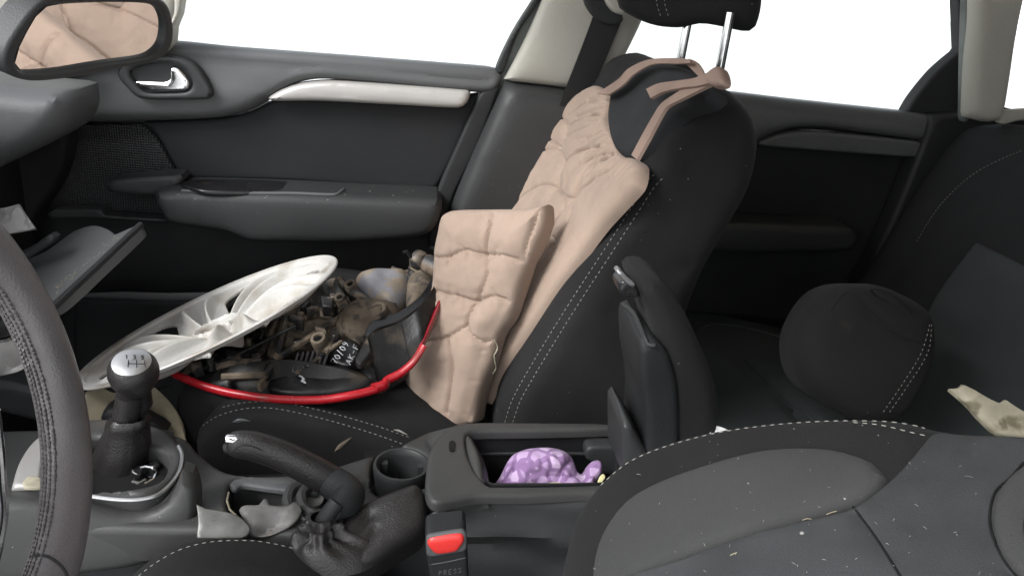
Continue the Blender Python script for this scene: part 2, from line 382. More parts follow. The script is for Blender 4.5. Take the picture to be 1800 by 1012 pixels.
sm = bpy.data.materials.new('white_overcast'); sm.use_nodes = True; _n = sm.node_tree.nodes; _n.clear()
_o = _n.new('ShaderNodeOutputMaterial'); _e = _n.new('ShaderNodeEmission'); _e.inputs[0].default_value = (1, 1, .99, 1); _e.inputs[1].default_value = 1.3; sm.node_tree.links.new(_e.outputs[0], _o.inputs[0])
_v = []; _f = []
for i in range(48):
    a = 2*pi*i/48; _v += [(560*cos(a), 560*sin(a), -1), (560*cos(a), 560*sin(a), 75)]
for i in range(48): j = (i+1) % 48; _f.append([2*i, 2*i+1, 2*j+1, 2*j])
tag(obj('sky', _v, _f, sm, origin=(0, 0, 0)), 'white overcast sky low above the horizon', None, kind='structure')
body = thing('car_body', 'body shell of the car with pale beige pillar trims', 'car body', (.3, .74, 0))
V, Fc = box((.70, .76, 1.42), (1.9, 1.5, .02)); obj('roof_panel', V, Fc, 'bodypaint', body)
V, Fc = box((.70, .76, 1.39), (1.8, 1.36, .02)); obj('headlining', V, Fc, 'headlining', body)
V, Fc = box((.45, .80, .20), (2.9, 1.44, .04)); obj('floor_carpet', V, Fc, 'carpet', body)
V, Fc = box((.45, 1.50, .5), (2.9, .03, .72)); obj('side_panel', V, Fc, 'bodypaint', body)
V, Fc = box((-1.0, .8, .6), (.04, 1.44, .8)); obj('bulkhead', V, Fc, 'carpet', body)
V, Fc = box((1.55, .8, .6), (.04, 1.44, .75)); obj('rear_panel', V, Fc, 'carpet', body)
V, Fc = box((.98, .03, .62), (1.02, .05, .78)); obj('unseen_driver_panel', V, Fc, 'plas_dark', body)  # unseen near rear door, put in to keep daylight off the rear
V, Fc = box((.52, .03, 1.20), (.10, .05, .36)); obj('unseen_driver_pillar', V, Fc, 'beige', body)  # out-of-view pillar, added with the door to darken the back seats
V, Fc = box((.80, .03, 1.20), (.46, .006, .36)); obj('unseen_tinted_window', V, Fc, 'tint', body)  # unseen window, its tint invented to hold light back from the rear pillar
V, Fc = box((1.28, .03, 1.20), (.5, .05, .36)); obj('unseen_quarter_block', V, Fc, 'beige', body)  # unseen block added to shade the far rear pillar
V, Fc = box((1.55, .8, 1.08), (.05, 1.44, .22)); obj('rear_light_block', V, Fc, 'carpet', body)  # upright panel out of view, added to shut out light from behind
# B pillar
relief('pillar_trim', [(958, -10, 1), (1160, -40, 1), (1128, 38), (1092, 112), (1066, 165, 1), (985, 153), (886, 142, 1), (925, 68)], PY(1.40), 'beige', .05, .012, .02, body, bulge=(.012, .05), label='pale beige upper trim of the middle pillar')
relief('pillar_trim', [(888, 144, 1), (985, 155), (1066, 167, 1), (1010, 290), (960, 400, 1), (880, 500, 1), (800, 480, 1), (786, 400), (798, 350), (835, 260)], PY(1.395), 'plas', .05, .02, .02, body, bulge=(.02, .04), label='dark grey lower trim of the middle pillar')
relief('door_seal', [(950, -20, 1), (968, -20, 1), (934, 66), (895, 143), (850, 225), (800, 345), (775, 440, 1), (755, 440, 1), (775, 340), (835, 190), (878, 130), (908, 60)], PY(1.425), 'seal', .01, .004, .02, body)
# C pillar and quarter window
relief('pillar_trim', [(1712, -20, 1), (1800, -20, 1), (1783, 60), (1771, 140), (1761, 195), (1748, 212), (1725, 214), (1699, 206, 1), (1704, 110), (1711, 40)], PY(1.30), 'beige', .012, .012, .01, body, bulge=(.012, .025), label='rounded grey-beige trim of the rear pillar')
relief('quarter_window_frame', [(1752, -40, 1), (1960, -40, 1), (1960, 260, 1), (1740, 200, 1)], PY(1.40), 'plas_dark', .02, .004, .02, body, holes=[[(1782, -20, 1), (1940, -20, 1), (1940, 196, 1), (1764, 188), (1770, 100)]])
relief('shelf_trim', [(1752, 214), (1762, 194, 1), (1830, 190, 1), (1840, 210), (1790, 213), (1765, 219)], PY(1.31), 'beige', .01, .005, .02, body, label='pale shelf edge below the quarter window')
relief('window_seal', [(1700, -20, 1), (1716, -20, 1), (1712, 100), (1703, 215, 1), (1694, 215, 1), (1696, 100)], PY(1.36), 'seal', .02, .004, .02, body)
relief('side_lining', [(1640, 205, 1), (1700, 200), (1745, 205), (1800, 205), (1900, 215, 1), (1900, 520, 1), (1500, 520, 1), (1560, 400)], PY(1.39), 'plas_dark', .04, .01, .03, body)
# windscreen pillar with the corner of the dash top behind the mirror
relief('pillar_trim', [(-80, -60, 1), (312, -60, 1), (316, -5), (312, 25), (303, 45), (299, 90, 1), (220, 110), (60, 150, 1), (-80, 170, 1)], PY(1.36), 'beige', .05, .02, .025, body, label='pale corner trim at the foot of the windscreen pillar')
relief('window_seal', [(306, -10, 1), (320, -10, 1), (316, 22), (304, 46), (299, 44), (306, 22)], PY(1.34), 'beige', .01, .004, .01, body)

# ------------------------------------------------------------------ front door
fd = thing('front_door', 'dark front passenger door below the large white window', 'car door', (-.1, 1.45, .2))
lower = relief('door_panel', [(20, 200, 1), (880, 200, 1), (862, 260), (800, 400), (762, 470), (755, 800, 1), (20, 800, 1)], PY(1.44), 'plas_dark', .03, .01, .03, fd, creases=[([(400, 400), (440, 440), (700, 432)], .003, .004)], label='near-black lower door panel')
def railsag(X, d): return -np.clip((X[:, 1]-.885), 0, 1)*.28
rail = relief('window_sill_rail', [(20, 62, 1), (300, 74), (400, 84), (600, 99), (780, 113), (868, 121), (882, 132), (880, 150), (862, 164), (800, 160), (640, 145), (560, 140), (515, 150), (478, 174), (440, 195), (390, 207), (330, 211), (250, 213), (100, 215), (20, 216, 1)], PY(1.405), 'plas_grey', .04, .022, .012, fd, edge_n=7, disp=railsag, bulge=(.012, .05), label='upper door rail in grey grained plastic')
relief('cloth_insert', [(252, 215, 1), (330, 212), (395, 208), (440, 197), (480, 177), (520, 165), (700, 180), (845, 164, 1), (822, 215), (795, 280), (764, 336, 1), (600, 324), (500, 317), (322, 314, 1), (305, 285), (280, 242)], PY(1.425), 'insert', .02, .008, .014, fd, label='dark cloth insert of the door')
relief('trim_strip', [(470, 173), (495, 158), (530, 147), (580, 143), (640, 146), (740, 153), (828, 160, 1), (822, 180), (806, 190), (700, 185), (560, 178), (480, 178)], PY(1.398), 'silver', .03, .008, .01, fd, bulge=(.004, .014))
relief('speaker_grille', [(40, 217, 1), (250, 216, 1), (278, 244), (303, 288), (320, 316, 1), (300, 345), (292, 388, 1), (180, 380), (60, 376, 1)], PY(1.43), 'grille', .02, .006, .014, fd)
V_, F_ = GEO[lower.name]
arm = relief('armrest', [(270, 344), (286, 334), (330, 333), (500, 338), (660, 345), (770, 350), (778, 362), (768, 395), (750, 412), (700, 420), (600, 426), (500, 426), (440, 424), (400, 408), (330, 398), (296, 390), (284, 370)], PY(1.335), 'plas', .10, .016, .014, fd, edge_n=6, bulge=(.008, .04))
relief('armrest', [(183, 326), (200, 316), (312, 308), (322, 318), (300, 334), (268, 343), (190, 337)], PY(1.37), 'plas', .05, .008, .012, fd, label='pointed front end of the armrest')
sa = Surf(arm)
zt = at(450, 334, 'y', 1.36)[2]
relief('switch_panel', [(318, 324), (345, 317), (420, 316), (500, 320), (520, 329), (480, 337), (360, 336)], PZ(zt+.004), 'gloss', .006, .003, .008, fd)
relief('grab_recess', [(505, 322), (590, 325), (600, 330), (596, 338), (520, 336), (500, 330)], PZ(zt+.003), 'void', .004, .002, .008, fd)
tube('recess_rim', sa.path([(320, 336), (420, 340), (520, 341), (590, 343), (604, 334)], .001), .003, 'plas_grey', fd, 8)
pp = []
for i in range(30):
    p = sa(rng.uniform(300, 760), rng.normal(343, 6), .0002)
    if p is not None: e = rng.normal(0, .0022, 3)*np.array([1, .3, .2]); pp.append(tube_mesh([p, p+e*.5, p+e], [.0002, .0003+rng.random()*.0003, .0002], 4))
V, Fc = join(pp); obj('dust_specks', V, Fc, 'thread', fd)
tube('pocket_rim', [at(140, 519, 'y', 1.36), at(220, 519, 'y', 1.34), at(300, 522, 'y', 1.34), at(420, 520, 'y', 1.35), at(520, 520, 'y', 1.38)], np.array([[.004, .004], [.007, .006], [.008, .006], [.008, .006], [.006, .006]]), 'plas_grey', fd, 8)
relief('map_pocket', [(130, 524, 1), (300, 528), (560, 524, 1), (560, 760, 1), (130, 760, 1)], PY(1.36), 'plas_dark', .02, .008, .03, fd)
relief('lower_ledge', [(84, 376), (100, 370), (178, 369), (184, 378), (290, 386), (292, 390), (150, 383), (88, 383)], PY(1.39), 'plas', .03, .003, .01, fd)
hd = relief('door_handle', [(206, 128), (232, 104), (300, 99), (338, 111), (362, 140), (374, 165), (366, 174), (300, 176), (246, 173), (226, 158)], PY(1.378), 'plas', .02, .006, .008, fd, holes=[[(228, 126), (262, 113), (300, 111), (326, 124), (338, 146), (330, 161), (300, 164), (256, 163), (240, 150)]])
relief('recess', [(222, 120), (262, 108), (300, 106), (330, 120), (342, 148), (334, 166), (300, 168), (250, 167), (236, 154)], PY(1.388), 'plas_dark', .004, .0, .01, hd)
relief('lever', [(236, 142), (262, 141), (296, 141), (299, 122), (304, 116), (318, 122), (332, 140), (333, 154), (322, 160), (262, 161), (246, 153)], PY(1.38), 'chrome', .008, .004, .006, hd, bulge=(.002, .006))
relief('window_frame', [(952, -20, 1), (962, -20, 1), (940, 16), (906, 66), (884, 130), (872, 124), (900, 62), (932, 10)], PY(1.412), 'plas_dark', .03, .003, .02, fd)
relief('window_pane', [(315, -60, 1), (960, -60, 1), (870, 126, 1), (290, 84, 1)], PY(1.445), 'glass', .004, 0, .1, fd)
relief('edge_trim', [(845, 160, 1), (880, 150, 1), (838, 262), (795, 350), (775, 430), (752, 432, 1), (768, 340), (800, 262)], PY(1.41), 'plas_dark', .03, .006, .015, fd)

# ------------------------------------------------------------------ rear door
rd = thing('rear_door', 'shadowed rear passenger door behind the front seat', 'car door', (.75, 1.45, .2))
relief('door_panel', [(1090, 190, 1), (1800, 250, 1), (1800, 760, 1), (1090, 760, 1)], PY(1.445), 'plas_dark', .03, .01, .04, rd)
relief('window_sill_rail', [(1090, 144, 1), (1290, 164), (1400, 177), (1520, 190), (1640, 203), (1690, 213), (1694, 262), (1660, 254), (1560, 240), (1450, 226), (1395, 226), (1352, 238), (1325, 250), (1090, 246, 1)], PY(1.405), 'plas_grey', .04, .02, .014, rd, edge_n=6, bulge=(.01, .05), disp=lambda X, d: -np.clip(X[:, 1]-.90, 0, 1)*.28)
relief('trim_strip', [(1335, 255), (1356, 242), (1392, 233), (1450, 233), (1560, 243), (1628, 251, 1), (1620, 268), (1606, 276), (1520, 271), (1400, 262)], PY(1.40), 'satin_dark' if 0 else 'plas_grey', .03, .006, .01, rd)
relief('armrest', [(1180, 398), (1290, 392), (1400, 396), (1500, 402), (1500, 440), (1180, 440)], PY(1.36), 'plas', .08, .015, .02, rd)
relief('window_frame', [(1684, -20, 1), (1702, -20, 1), (1704, 100), (1706, 215, 1), (1590, 202, 1), (1608, 172), (1646, 126), (1688, 90, 1)], PY(1.43), 'plas_dark', .03, .006, .015, rd)
relief('window_pane', [(1080, -60, 1), (1700, -60, 1), (1700, 215, 1), (1080, 160, 1)], PY(1.447), 'glass', .004, 0, .1, rd)

# ------------------------------------------------------------------ front seat belt
sb = thing('seat_belt', 'black seat belt hanging from the beige middle pillar', 'seat belt', (.3, 1.36, .6))
pxribbon('strap', [(1046, 20), (1020, 90), (985, 180), (945, 300)], [(1092, 38), (1062, 110), (1024, 190), (985, 300)], PY(1.378), 'belt', sb, .0015)
relief('anchor_loop', [(1020, -30, 1), (1070, -30, 1), (1072, 0), (1096, 28), (1092, 42), (1072, 46), (1048, 34), (1030, 10)], PY(1.33), 'plas_dark', .015, .006, .008, sb)
relief('anchor_cover', [(1062, -30, 1), (1100, -30, 1), (1108, 8), (1100, 26), (1080, 22), (1066, 2)], PY(1.31), 'beige', .02, .006, .01, sb)

# ------------------------------------------------------------------ rear bench
rb = thing('rear_bench', 'dark rear bench seat with stitched backrest in shade', 'rear seat', (.8, .9, .2))
RBn = unit((-cos(radians(25)), 0, sin(radians(25))))
RB = Pl((.85, 1.0, .55), RBn, (0, -1, 0))
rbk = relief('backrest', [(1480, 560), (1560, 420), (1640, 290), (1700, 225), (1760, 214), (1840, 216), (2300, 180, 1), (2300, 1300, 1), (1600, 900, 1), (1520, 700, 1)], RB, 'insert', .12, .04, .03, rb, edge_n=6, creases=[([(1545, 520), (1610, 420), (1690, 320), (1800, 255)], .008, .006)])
relief('centre_panel', [(1716, 424, 1), (1800, 466), (1900, 520, 1), (1900, 900, 1), (1560, 760, 1), (1600, 640), (1640, 530)], RB.shift(.006), 'fabric_rear', .02, .008, .02, rb)
s_ = Surf(rbk); P_ = s_.path([(1612, 425), (1650, 365), (1700, 315), (1750, 285), (1800, 264)], .001); stitches('stitching', P_, rb, r=.0005)
cu = relief('seat_cushion', [(1150, 545, 1), (1222, 552), (1300, 566), (1400, 590), (1600, 650), (1750, 800), (1700, 1000, 1), (1250, 1000, 1), (1150, 760, 1)], PZ(.50), 'fabric_rear', .25, .04, .02, rb, edge_n=6, creases=[([(1310, 632), (1370, 690), (1440, 760)], .012, .012), ([(1222, 590), (1240, 568), (1300, 566), (1420, 590)], .004, .004)])
s_ = Surf(cu)
for pp_ in ([(1218, 620), (1222, 590), (1245, 572), (1300, 574), (1400, 600)], [(1310, 632), (1370, 690), (1440, 745)]):
    q_ = s_.path(pp_, .0005)
    if len(q_) > 3: tube('piping', q_, .0018, 'fabric_rear', rb, 6)
lh = thing('loose_headrest', 'black padded headrest lying on the rear seat cushion', 'headrest', (.66, .95, .5))
HP = Pl(at(1520, 630, 'y', .86), (-.25, -.9, .35))
hr = relief('pad', [(1395, 600), (1410, 560), (1440, 520), (1480, 501), (1540, 500), (1590, 518), (1635, 548), (1645, 590), (1640, 640), (1618, 690), (1585, 733), (1530, 745), (1470, 725), (1420, 690), (1398, 650)], HP, 'fabric', .10, .028, .01, lh, bulge=(.018, .06), edge_n=7, creases=[([(1490, 515), (1520, 540), (1580, 585)], .004, .004), ([(1490, 512), (1470, 530), (1458, 545)], .004, .004), ([(1640, 560), (1632, 620), (1590, 690), (1558, 735)], .004, .004)])
s_ = Surf(hr)
q_ = s_.path([(1462, 548), (1492, 513), (1530, 548), (1575, 588), (1640, 606)], -.0003)
if len(q_) > 3: tube('seam', q_, .0012, 'void', lh, 6)
for o_ in (0, 11): stitches('stitching', s_.path([(1637-o_*.3, 570), (1630-o_, 620), (1590-o_, 685), (1560-o_, 728)], .0006), lh, r=.00045)
relief('rod_slot', [(1535, 508), (1565, 512), (1592, 535), (1605, 552), (1590, 552), (1560, 532), (1540, 520)], HP.shift(.014), 'void', .03, .003, .008, lh)
relief('lint_smear', [(1490, 548), (1520, 552), (1548, 566), (1552, 574), (1525, 566), (1495, 556)], HP.shift(.029), 'plas_grey', .002, .001, .008, lh) if 0 else None

# ------------------------------------------------------------------ dashboard
da = thing('dashboard', 'broken grey dashboard with its glovebox lid hanging open', 'dashboard', (-.6, 1.1, .3))
relief('dash_top', [(-120, 120, 1), (0, 128), (100, 140), (162, 146, 1), (166, 185), (150, 215), (100, 246), (40, 275), (0, 290), (-120, 320, 1)], PY(1.22), 'plas_grey', .12, .03, .014, da, edge_n=7, bulge=(.02, .05), tr=.7)
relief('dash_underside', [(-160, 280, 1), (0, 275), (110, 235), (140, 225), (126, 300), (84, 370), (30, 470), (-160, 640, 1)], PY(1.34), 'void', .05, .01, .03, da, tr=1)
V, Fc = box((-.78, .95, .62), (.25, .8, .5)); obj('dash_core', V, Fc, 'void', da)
GP = P3(at(240, 400, 'y', 1.16), at(100, 530, 'y', .98), at(160, 400, 'y', 1.22))
gl = relief('glovebox_lid', [(248, 394, 1), (249, 403), (180, 468), (106, 534), (50, 560, 1), (20, 480), (85, 440), (130, 408), (165, 397), (188, 402), (204, 413, 1)], GP, 'plas_grey', .015, .004, .01, da, label='open glovebox lid with scratched edge')
s_ = Surf(gl)
parts = []
for i in range(80):
    t = rng.random()**1.3; x = 96+(205-96)*t+rng.normal(0, 3); y = 512-(512-418)*t+rng.normal(-1, 3); p = s_(x, y, .0004)
    if p is not None:
        q = s_(x+rng.normal(1, 1.6), y+rng.normal(-.6, 1.2), .0004)
        if q is not None: parts.append(tube_mesh([p, (p+q)/2, q], [.0002, .0002+rng.random()*.0006, .0002], 5))
V, Fc = join(parts); obj('scratches', V, Fc, 'torn', gl)
tube('lid_edge', [GP.hit(249, 397)+GP.n*.002, GP.hit(180, 462)+GP.n*.002, GP.hit(106, 531)+GP.n*.002, GP.hit(48, 580)], .005, 'plas_dark', gl, 8)
relief('bracket', [(-20, 470), (45, 440), (85, 414), (97, 418), (90, 430), (50, 455), (-20, 490)], PY(1.12), 'plas', .02, .005, .01, da)
relief('lower_beam', [(-100, 655, 1), (0, 668), (60, 680), (110, 700), (190, 724), (212, 742), (120, 752), (60, 738), (0, 724), (-100, 714, 1)], PY(1.02), 'plas', .05, .01, .014, da)
relief('side_flap', [(-100, 520, 1), (0, 545), (22, 560), (45, 600), (75, 585), (72, 620), (40, 650), (0, 662), (-100, 680, 1)], PY(.80), 'broken', .01, .005, .012, da, disp=nzd(18, .012, 3), label='crumpled grey-green plastic piece')
ring = thing('air_vent_ring', 'small round vent with thin chrome ring behind the steering wheel', 'air vent', at(2, 570, 'y', .76))
c_ = at(2, 570, 'y', .74)
V, Fc = lathe([(.016, -.01), (.018, .004), (.0145, .006), (.013, .002)], c_, (.25, -.95, .2), 28); obj('bezel', V, Fc, 'chrome', ring)
V, Fc = lathe([(.0, .0042), (.0128, .0042)], c_, (.25, -.95, .2), 28); obj('vent_face', V, Fc, 'void', ring)
ps = relief('crumpled_paper', [(-30, 360), (0, 366), (34, 358, 1), (48, 380), (64, 402, 1), (30, 408), (0, 412), (-30, 410)], Pl(at(20, 385, 'y', 1.1), (0, -.7, .7)), 'broken', .003, .001, .006, disp=nzd(28, .012, 5)); tag(ps, 'crumpled brown-grey paper stuck in the dashboard opening', 'paper')

# ------------------------------------------------------------------ front passenger seat
fs = thing('front_passenger_seat', 'black cloth front passenger seat holding the pink pad and car parts', 'car seat', (.0, 1.15, .2))
a_, b_ = at(870, 740, 'y', .93), at(1130, 290, 'y', .93)
sdir = unit(b_-a_); SB = Pl(a_, (-sdir[2], 0, sdir[0]), (0, -1, 0))
if SB.n[0] > 0: SB.n = -SB.n
bk_side = [(868, 790, 1), (872, 745), (890, 690), (930, 620), (1000, 500), (1060, 405), (1105, 335), (1135, 285), (1165, 200), (1195, 165), (1255, 150), (1300, 172), (1326, 205), (1334, 255), (1318, 330), (1280, 400), (1235, 480), (1205, 560), (1190, 640), (1180, 790, 1)]
bk = relief('backrest', bk_side, PY(.925), 'fabric', .40, .035, .014, fs, edge_n=7, bulge=(.012, .08), disp=nzd(7, .005, 77), creases=[([(1150, 310), (1165, 298), (1200, 296), (1240, 310)], .003, .004), ([(1060, 560), (1120, 500), (1270, 440)], .003, .004)])
relief('side_bolster', [(852, 372), (880, 320), (930, 255), (985, 200), (1032, 165), (1070, 125), (1110, 108), (1150, 105), (1200, 108), (1180, 170), (1090, 300), (960, 480), (880, 520), (840, 430)], SB.shift(-.002), 'fabric', .05, .02, .014, fs, edge_n=6, creases=[([(868, 385), (900, 330), (950, 280), (1000, 255)], .004, .004)], label='far side bolster of the backrest')
relief('top_panel', [(1072, 190), (1080, 150), (1110, 122), (1150, 112), (1200, 118), (1250, 145), (1240, 175), (1180, 200), (1130, 262), (1105, 280), (1080, 262), (1070, 220)], SB.shift(.014), 'insert', .03, .014, .01, fs, edge_n=6, label='smooth grey top panel of the backrest')
s_ = Surf(bk)
for c in ([(888, 742), (902, 700), (940, 632), (1000, 535), (1062, 440), (1115, 358), (1142, 314), (1160, 302)], [(902, 742), (916, 702), (954, 636), (1012, 542), (1074, 447), (1124, 370), (1150, 330), (1170, 308)]):
    stitches('stitching', s_.path(c, .0008), fs, r=.0005, L=.0045, gap=.003)
CUp = PY(.935)
cushion = relief('seat_cushion', [(306, 720), (312, 695), (330, 682), (400, 684), (480, 690), (600, 700), (700, 712), (790, 735), (900, 780, 1), (900, 900, 1), (420, 860, 1), (350, 820), (322, 780)], CUp, 'fabric', .42, .04, .014, fs, edge_n=7, bulge=(.006, .05), disp=nzd(9, .006, 2))
bol = relief('side_bolster', [(345, 790), (350, 755), (380, 728), (430, 712), (480, 712), (560, 728), (650, 753), (720, 778), (790, 808), (800, 900, 1), (420, 880, 1), (360, 830)], PY(.905), 'fabric', .05, .018, .012, fs, edge_n=6, bulge=(.008, .05), label='near side bolster of the seat cushion')
s_ = Surf(bol, cushion)
stitches('stitching', s_.path([(352, 752), (384, 731), (432, 718), (482, 718), (560, 734), (650, 760), (715, 783)], .0008), fs, r=.0005, L=.0045, gap=.003)
stitches('stitching', s_.path([(392, 716), (430, 708), (485, 707), (565, 722), (655, 747), (722, 770)], .0008), fs, r=.00045, L=.0045, gap=.003)
for pts_, w_, mm in (([(588, 793), (600, 782), (618, 768)], .0035, 'dirt'), ([(692, 755), (703, 758), (716, 764)], .0022, 'thread'), ([(520, 700), (545, 701), (560, 699)], .0006, 'dirt'), ([(408, 742), (425, 738), (440, 740)], .003, 'plas_grey')):
    pp = s_.path(pts_, .0002, 4)
    if len(pp) > 2: tube('dried_smear', pp, np.array([[.0006, .0002], [.0009, w_], [.0006, w_*.6], [.0004, .0002]]), mm, fs, 8, flat=(.1, -1, .3))
relief('side_bolster', [(380, 530), (440, 500), (520, 488), (600, 488), (680, 505), (760, 540), (760, 600), (400, 600)], PY(1.32), 'fabric', .06, .025, .014, fs, edge_n=6, label='far side bolster of the seat cushion')
stitches('stitching', [at(x, y, 'y', 1.315) for x, y in ((545, 496), (575, 491), (605, 495), (640, 506))], fs)
relief('backrest_core', [(868, 760, 1), (900, 690), (1130, 300), (1060, 170), (960, 260), (840, 420), (800, 560), (790, 700, 1)], SB.shift(-.012), 'fabric', .06, .02, .03, fs, label='black front face of the backrest')
# headrest on two chrome rods
hrp = thing('front_headrest', 'black stitched headrest raised on two chrome rods', 'headrest', (.4, 1.1, 1.0))
HR = Pl(at(1215, 20, 'y', 1.10), (-.35, -.9, -.1))
hrm = relief('pad', [(1080, -90, 1), (1085, 10), (1110, 30), (1150, 46), (1195, 50), (1230, 43), (1262, 47), (1312, 57), (1328, 48), (1338, 10), (1345, -90, 1)], HR, 'fabric', .10, .016, .01, hrp, edge_n=6, bulge=(.006, .04), creases=[([(1158, -90), (1160, 0), (1170, 40), (1176, 52)], .004, .003)])
s_ = Surf(hrm)
for dx in (-4, 10): stitches('stitching', s_.path([(1157+dx, -20), (1159+dx, 8), (1167+dx, 34)], .0006), hrp, r=.0005)
for (x0, y0, x1, y1, yy) in ((1210, 36, 1194, 118, 1.13), (1279, 50, 1262, 140, 1.06)):
    A, B = at(x0, y0, 'y', yy), at(x1, y1, 'y', yy); A = A+(A-B)*.3
    tube('rod', np.linspace(A, B, 6), .0063, 'chrome', hrp, 16)
    V, Fc = lathe([(.014, -.004), (.015, .002), (.010, .006), (.007, .007)], B, A-B, 20); obj('rod_guide', V, Fc, 'plas_dark', hrp)

# ------------------------------------------------------------------ pink quilted pad on the backrest
pad = thing('quilted_seat_pad', 'dusty pink quilted pad tied by straps to the passenger backrest', 'seat pad', (.2, 1.1, .6))
PP = SB.shift(.008)
q = [(1050, 152), (1066, 160), (1078, 178), (1068, 205), (1078, 228), (1086, 250), (1092, 268), (1102, 277), (1118, 280), (1130, 292), (1125, 326), (1100, 356), (1060, 400), (1020, 454), (976, 514), (935, 577), (897, 634), (872, 672), (855, 707), (848, 690), (856, 640), (840, 560), (820, 470), (860, 400), (888, 362), (925, 305), (975, 230), (1018, 172)]
ch = []
for c in ([(905, 372), (930, 345), (960, 330), (985, 332)], [(960, 240), (990, 262), (1000, 290), (985, 330)], [(985, 332), (1000, 360), (985, 392), (968, 410)], [(1000, 290), (1030, 268), (1060, 262)], [(1000, 330), (1022, 300), (1062, 275), (1090, 275)],
          [(985, 332), (1010, 350), (1040, 300), (1075, 282)], [(968, 410), (1000, 372), (1018, 345)], [(1018, 345), (1050, 322), (1085, 300)], [(1018, 345), (1008, 395), (975, 440)], [(930, 290), (960, 270), (990, 262)], [(940, 420), (968, 410), (985, 440), (962, 480)],
          [(985, 205), (1005, 225), (990, 262)], [(1005, 225), (1035, 210), (1070, 205)], [(905, 430), (935, 420), (968, 410)]):
    ch.append((c, .009, .006))
he = spline([(1076, 172), (1068, 198), (1076, 222), (1085, 250), (1093, 270), (1108, 280), (1130, 292)], False, 8); rg = np.random.default_rng(3)
ch = [(c[0], .0045, .0022, .0028) for c in ch]
for i in range(26):                                  # fine gathers running out from the neck hole
    t = (i+.5)/26; x, y = he[int(t*(len(he)-1))]; a = radians(160+t*100+rg.normal(0, 6)) if 0 else None
    dx, dy = -1+.45*t, .28+.75*t; L = rg.uniform(28, 80)*(1 if t < .8 else .6); b_ = rg.uniform(-.15, .15)
    ch.append(([(x-3*dx, y-3*dy), (x+dx*L*.5, y+dy*L*.5+b_*L), (x+dx*L, y+dy*L)], rg.uniform(.0018, .0045), rg.uniform(.0016, .0028), 0))
g1, g2 = nzd(9, .004, 4), nzd(55, .0011, 14)
gather = lambda X, d: g1(X, d)*.7+g2(X, d)
padm = relief('pad', q, PP, 'pink', .012, .006, .0027, pad, creases=ch, bulge=(.013, .035), disp=gather, edge_n=3)
s_ = Surf(padm)
tube('piping', s_.path([(1078, 178), (1069, 205), (1079, 228), (1087, 250), (1093, 266), (1104, 275), (1120, 279)], .001), .0018, 'strap', pad, 6)
SS = SB.shift(.03)
pxribbon('strap', [(1050, 165), (1088, 140), (1105, 122), (1140, 106), (1190, 103), (1215, 106)], [(1070, 168), (1094, 152), (1115, 132), (1148, 114), (1190, 113), (1215, 112)], SS, 'strap', pad)
pxribbon('strap', [(1212, 104), (1226, 110), (1236, 124), (1240, 136)], [(1205, 112), (1216, 122), (1228, 134), (1234, 140)], SS.shift(-.01), 'strap', pad)
pxribbon('strap', [(1112, 274), (1130, 240), (1150, 205), (1164, 184), (1186, 168), (1220, 146), (1260, 122)], [(1122, 282), (1142, 246), (1160, 212), (1174, 190), (1196, 178), (1232, 160), (1270, 142)], SS, 'strap', pad, .002)
pxribbon('strap', [(1138, 158), (1160, 148), (1195, 143), (1225, 138), (1262, 122)], [(1146, 174), (1168, 163), (1200, 156), (1232, 152), (1268, 142)], SS.shift(.004), 'strap', pad, .002)
relief('strap_knot', [(1245, 128), (1262, 116), (1270, 130), (1270, 146), (1255, 150), (1240, 144)], SS.shift(.008), 'strap', .012, .005, .004, pad)

# ------------------------------------------------------------------ pink pillow
c_ = at(845, 560, 'y', 1.0)
PW = Pl(c_, (-.60, -.76, .25), (.76, -.60, 0))
pw_out = [(782, 380), (800, 370), (870, 368), (930, 367), (962, 359, 1), (962, 395), (945, 440), (930, 470), (915, 515), (900, 560), (880, 590), (865, 640), (848, 690), (838, 742, 1), (800, 752), (770, 756), (748, 725), (728, 690), (718, 655), (728, 610), (748, 560), (765, 500), (768, 440), (774, 410)]
pc = [([(768, 452), (800, 452), (830, 440), (860, 447), (900, 450), (930, 462)], .010, .006), ([(778, 510), (820, 520), (850, 528), (880, 520), (905, 530)], .012, .006), ([(862, 448), (870, 480), (852, 527)], .003, .006),
      ([(850, 528), (835, 570), (860, 600), (878, 592)], .007, .006), ([(835, 570), (800, 590), (760, 600)], .003, .008), ([(870, 368), (872, 400), (862, 447)], .003, .006), ([(800, 590), (810, 640), (800, 720)], .003, .008),
      ([(935, 465), (915, 520), (890, 570), (866, 620), (850, 680), (832, 735)], .006, .004), ([(955, 372), (945, 400), (932, 440), (928, 470)], .006, .004)]
pc = [(c[0], .0055, .0024, .0030) for c in pc]
for i in range(30):                                  # puckers along the seams
    c0 = [pc[0][0], pc[1][0], pc[7][0]][i % 3]; sp_ = spline(c0, False, 6); x, y = sp_[rg.integers(1, len(sp_)-1)]; a = (pi/2 if i % 3 < 2 else 0.2)+rg.normal(0, .35); L = rg.uniform(8, 26)
    pc.append(([(x-cos(a)*L*.6, y-sin(a)*L*.6), (x, y), (x+cos(a)*L, y+sin(a)*L)], rg.uniform(.001, .0022), .0025, 0))
pil = relief('pillow', pw_out, PW, 'pink', .02, .005, .0032, None, creases=pc, bulge=(.026, .04), disp=lambda X, d: nzd(11, .006, 9, (1.2, .8))(X, d)+nzd(60, .0012, 19)(X, d), back='mirror', edge_n=3)
tag(pil, 'stained dusty pink pillow slumped upright on the passenger seat beside the tail lamp', 'pillow')
s_ = Surf(pil)
ds = tube('thread_tail', s_.path([(868, 595), (872, 610), (866, 625), (869, 645), (863, 655)], .003), .0012, 'torn', pil, 5)

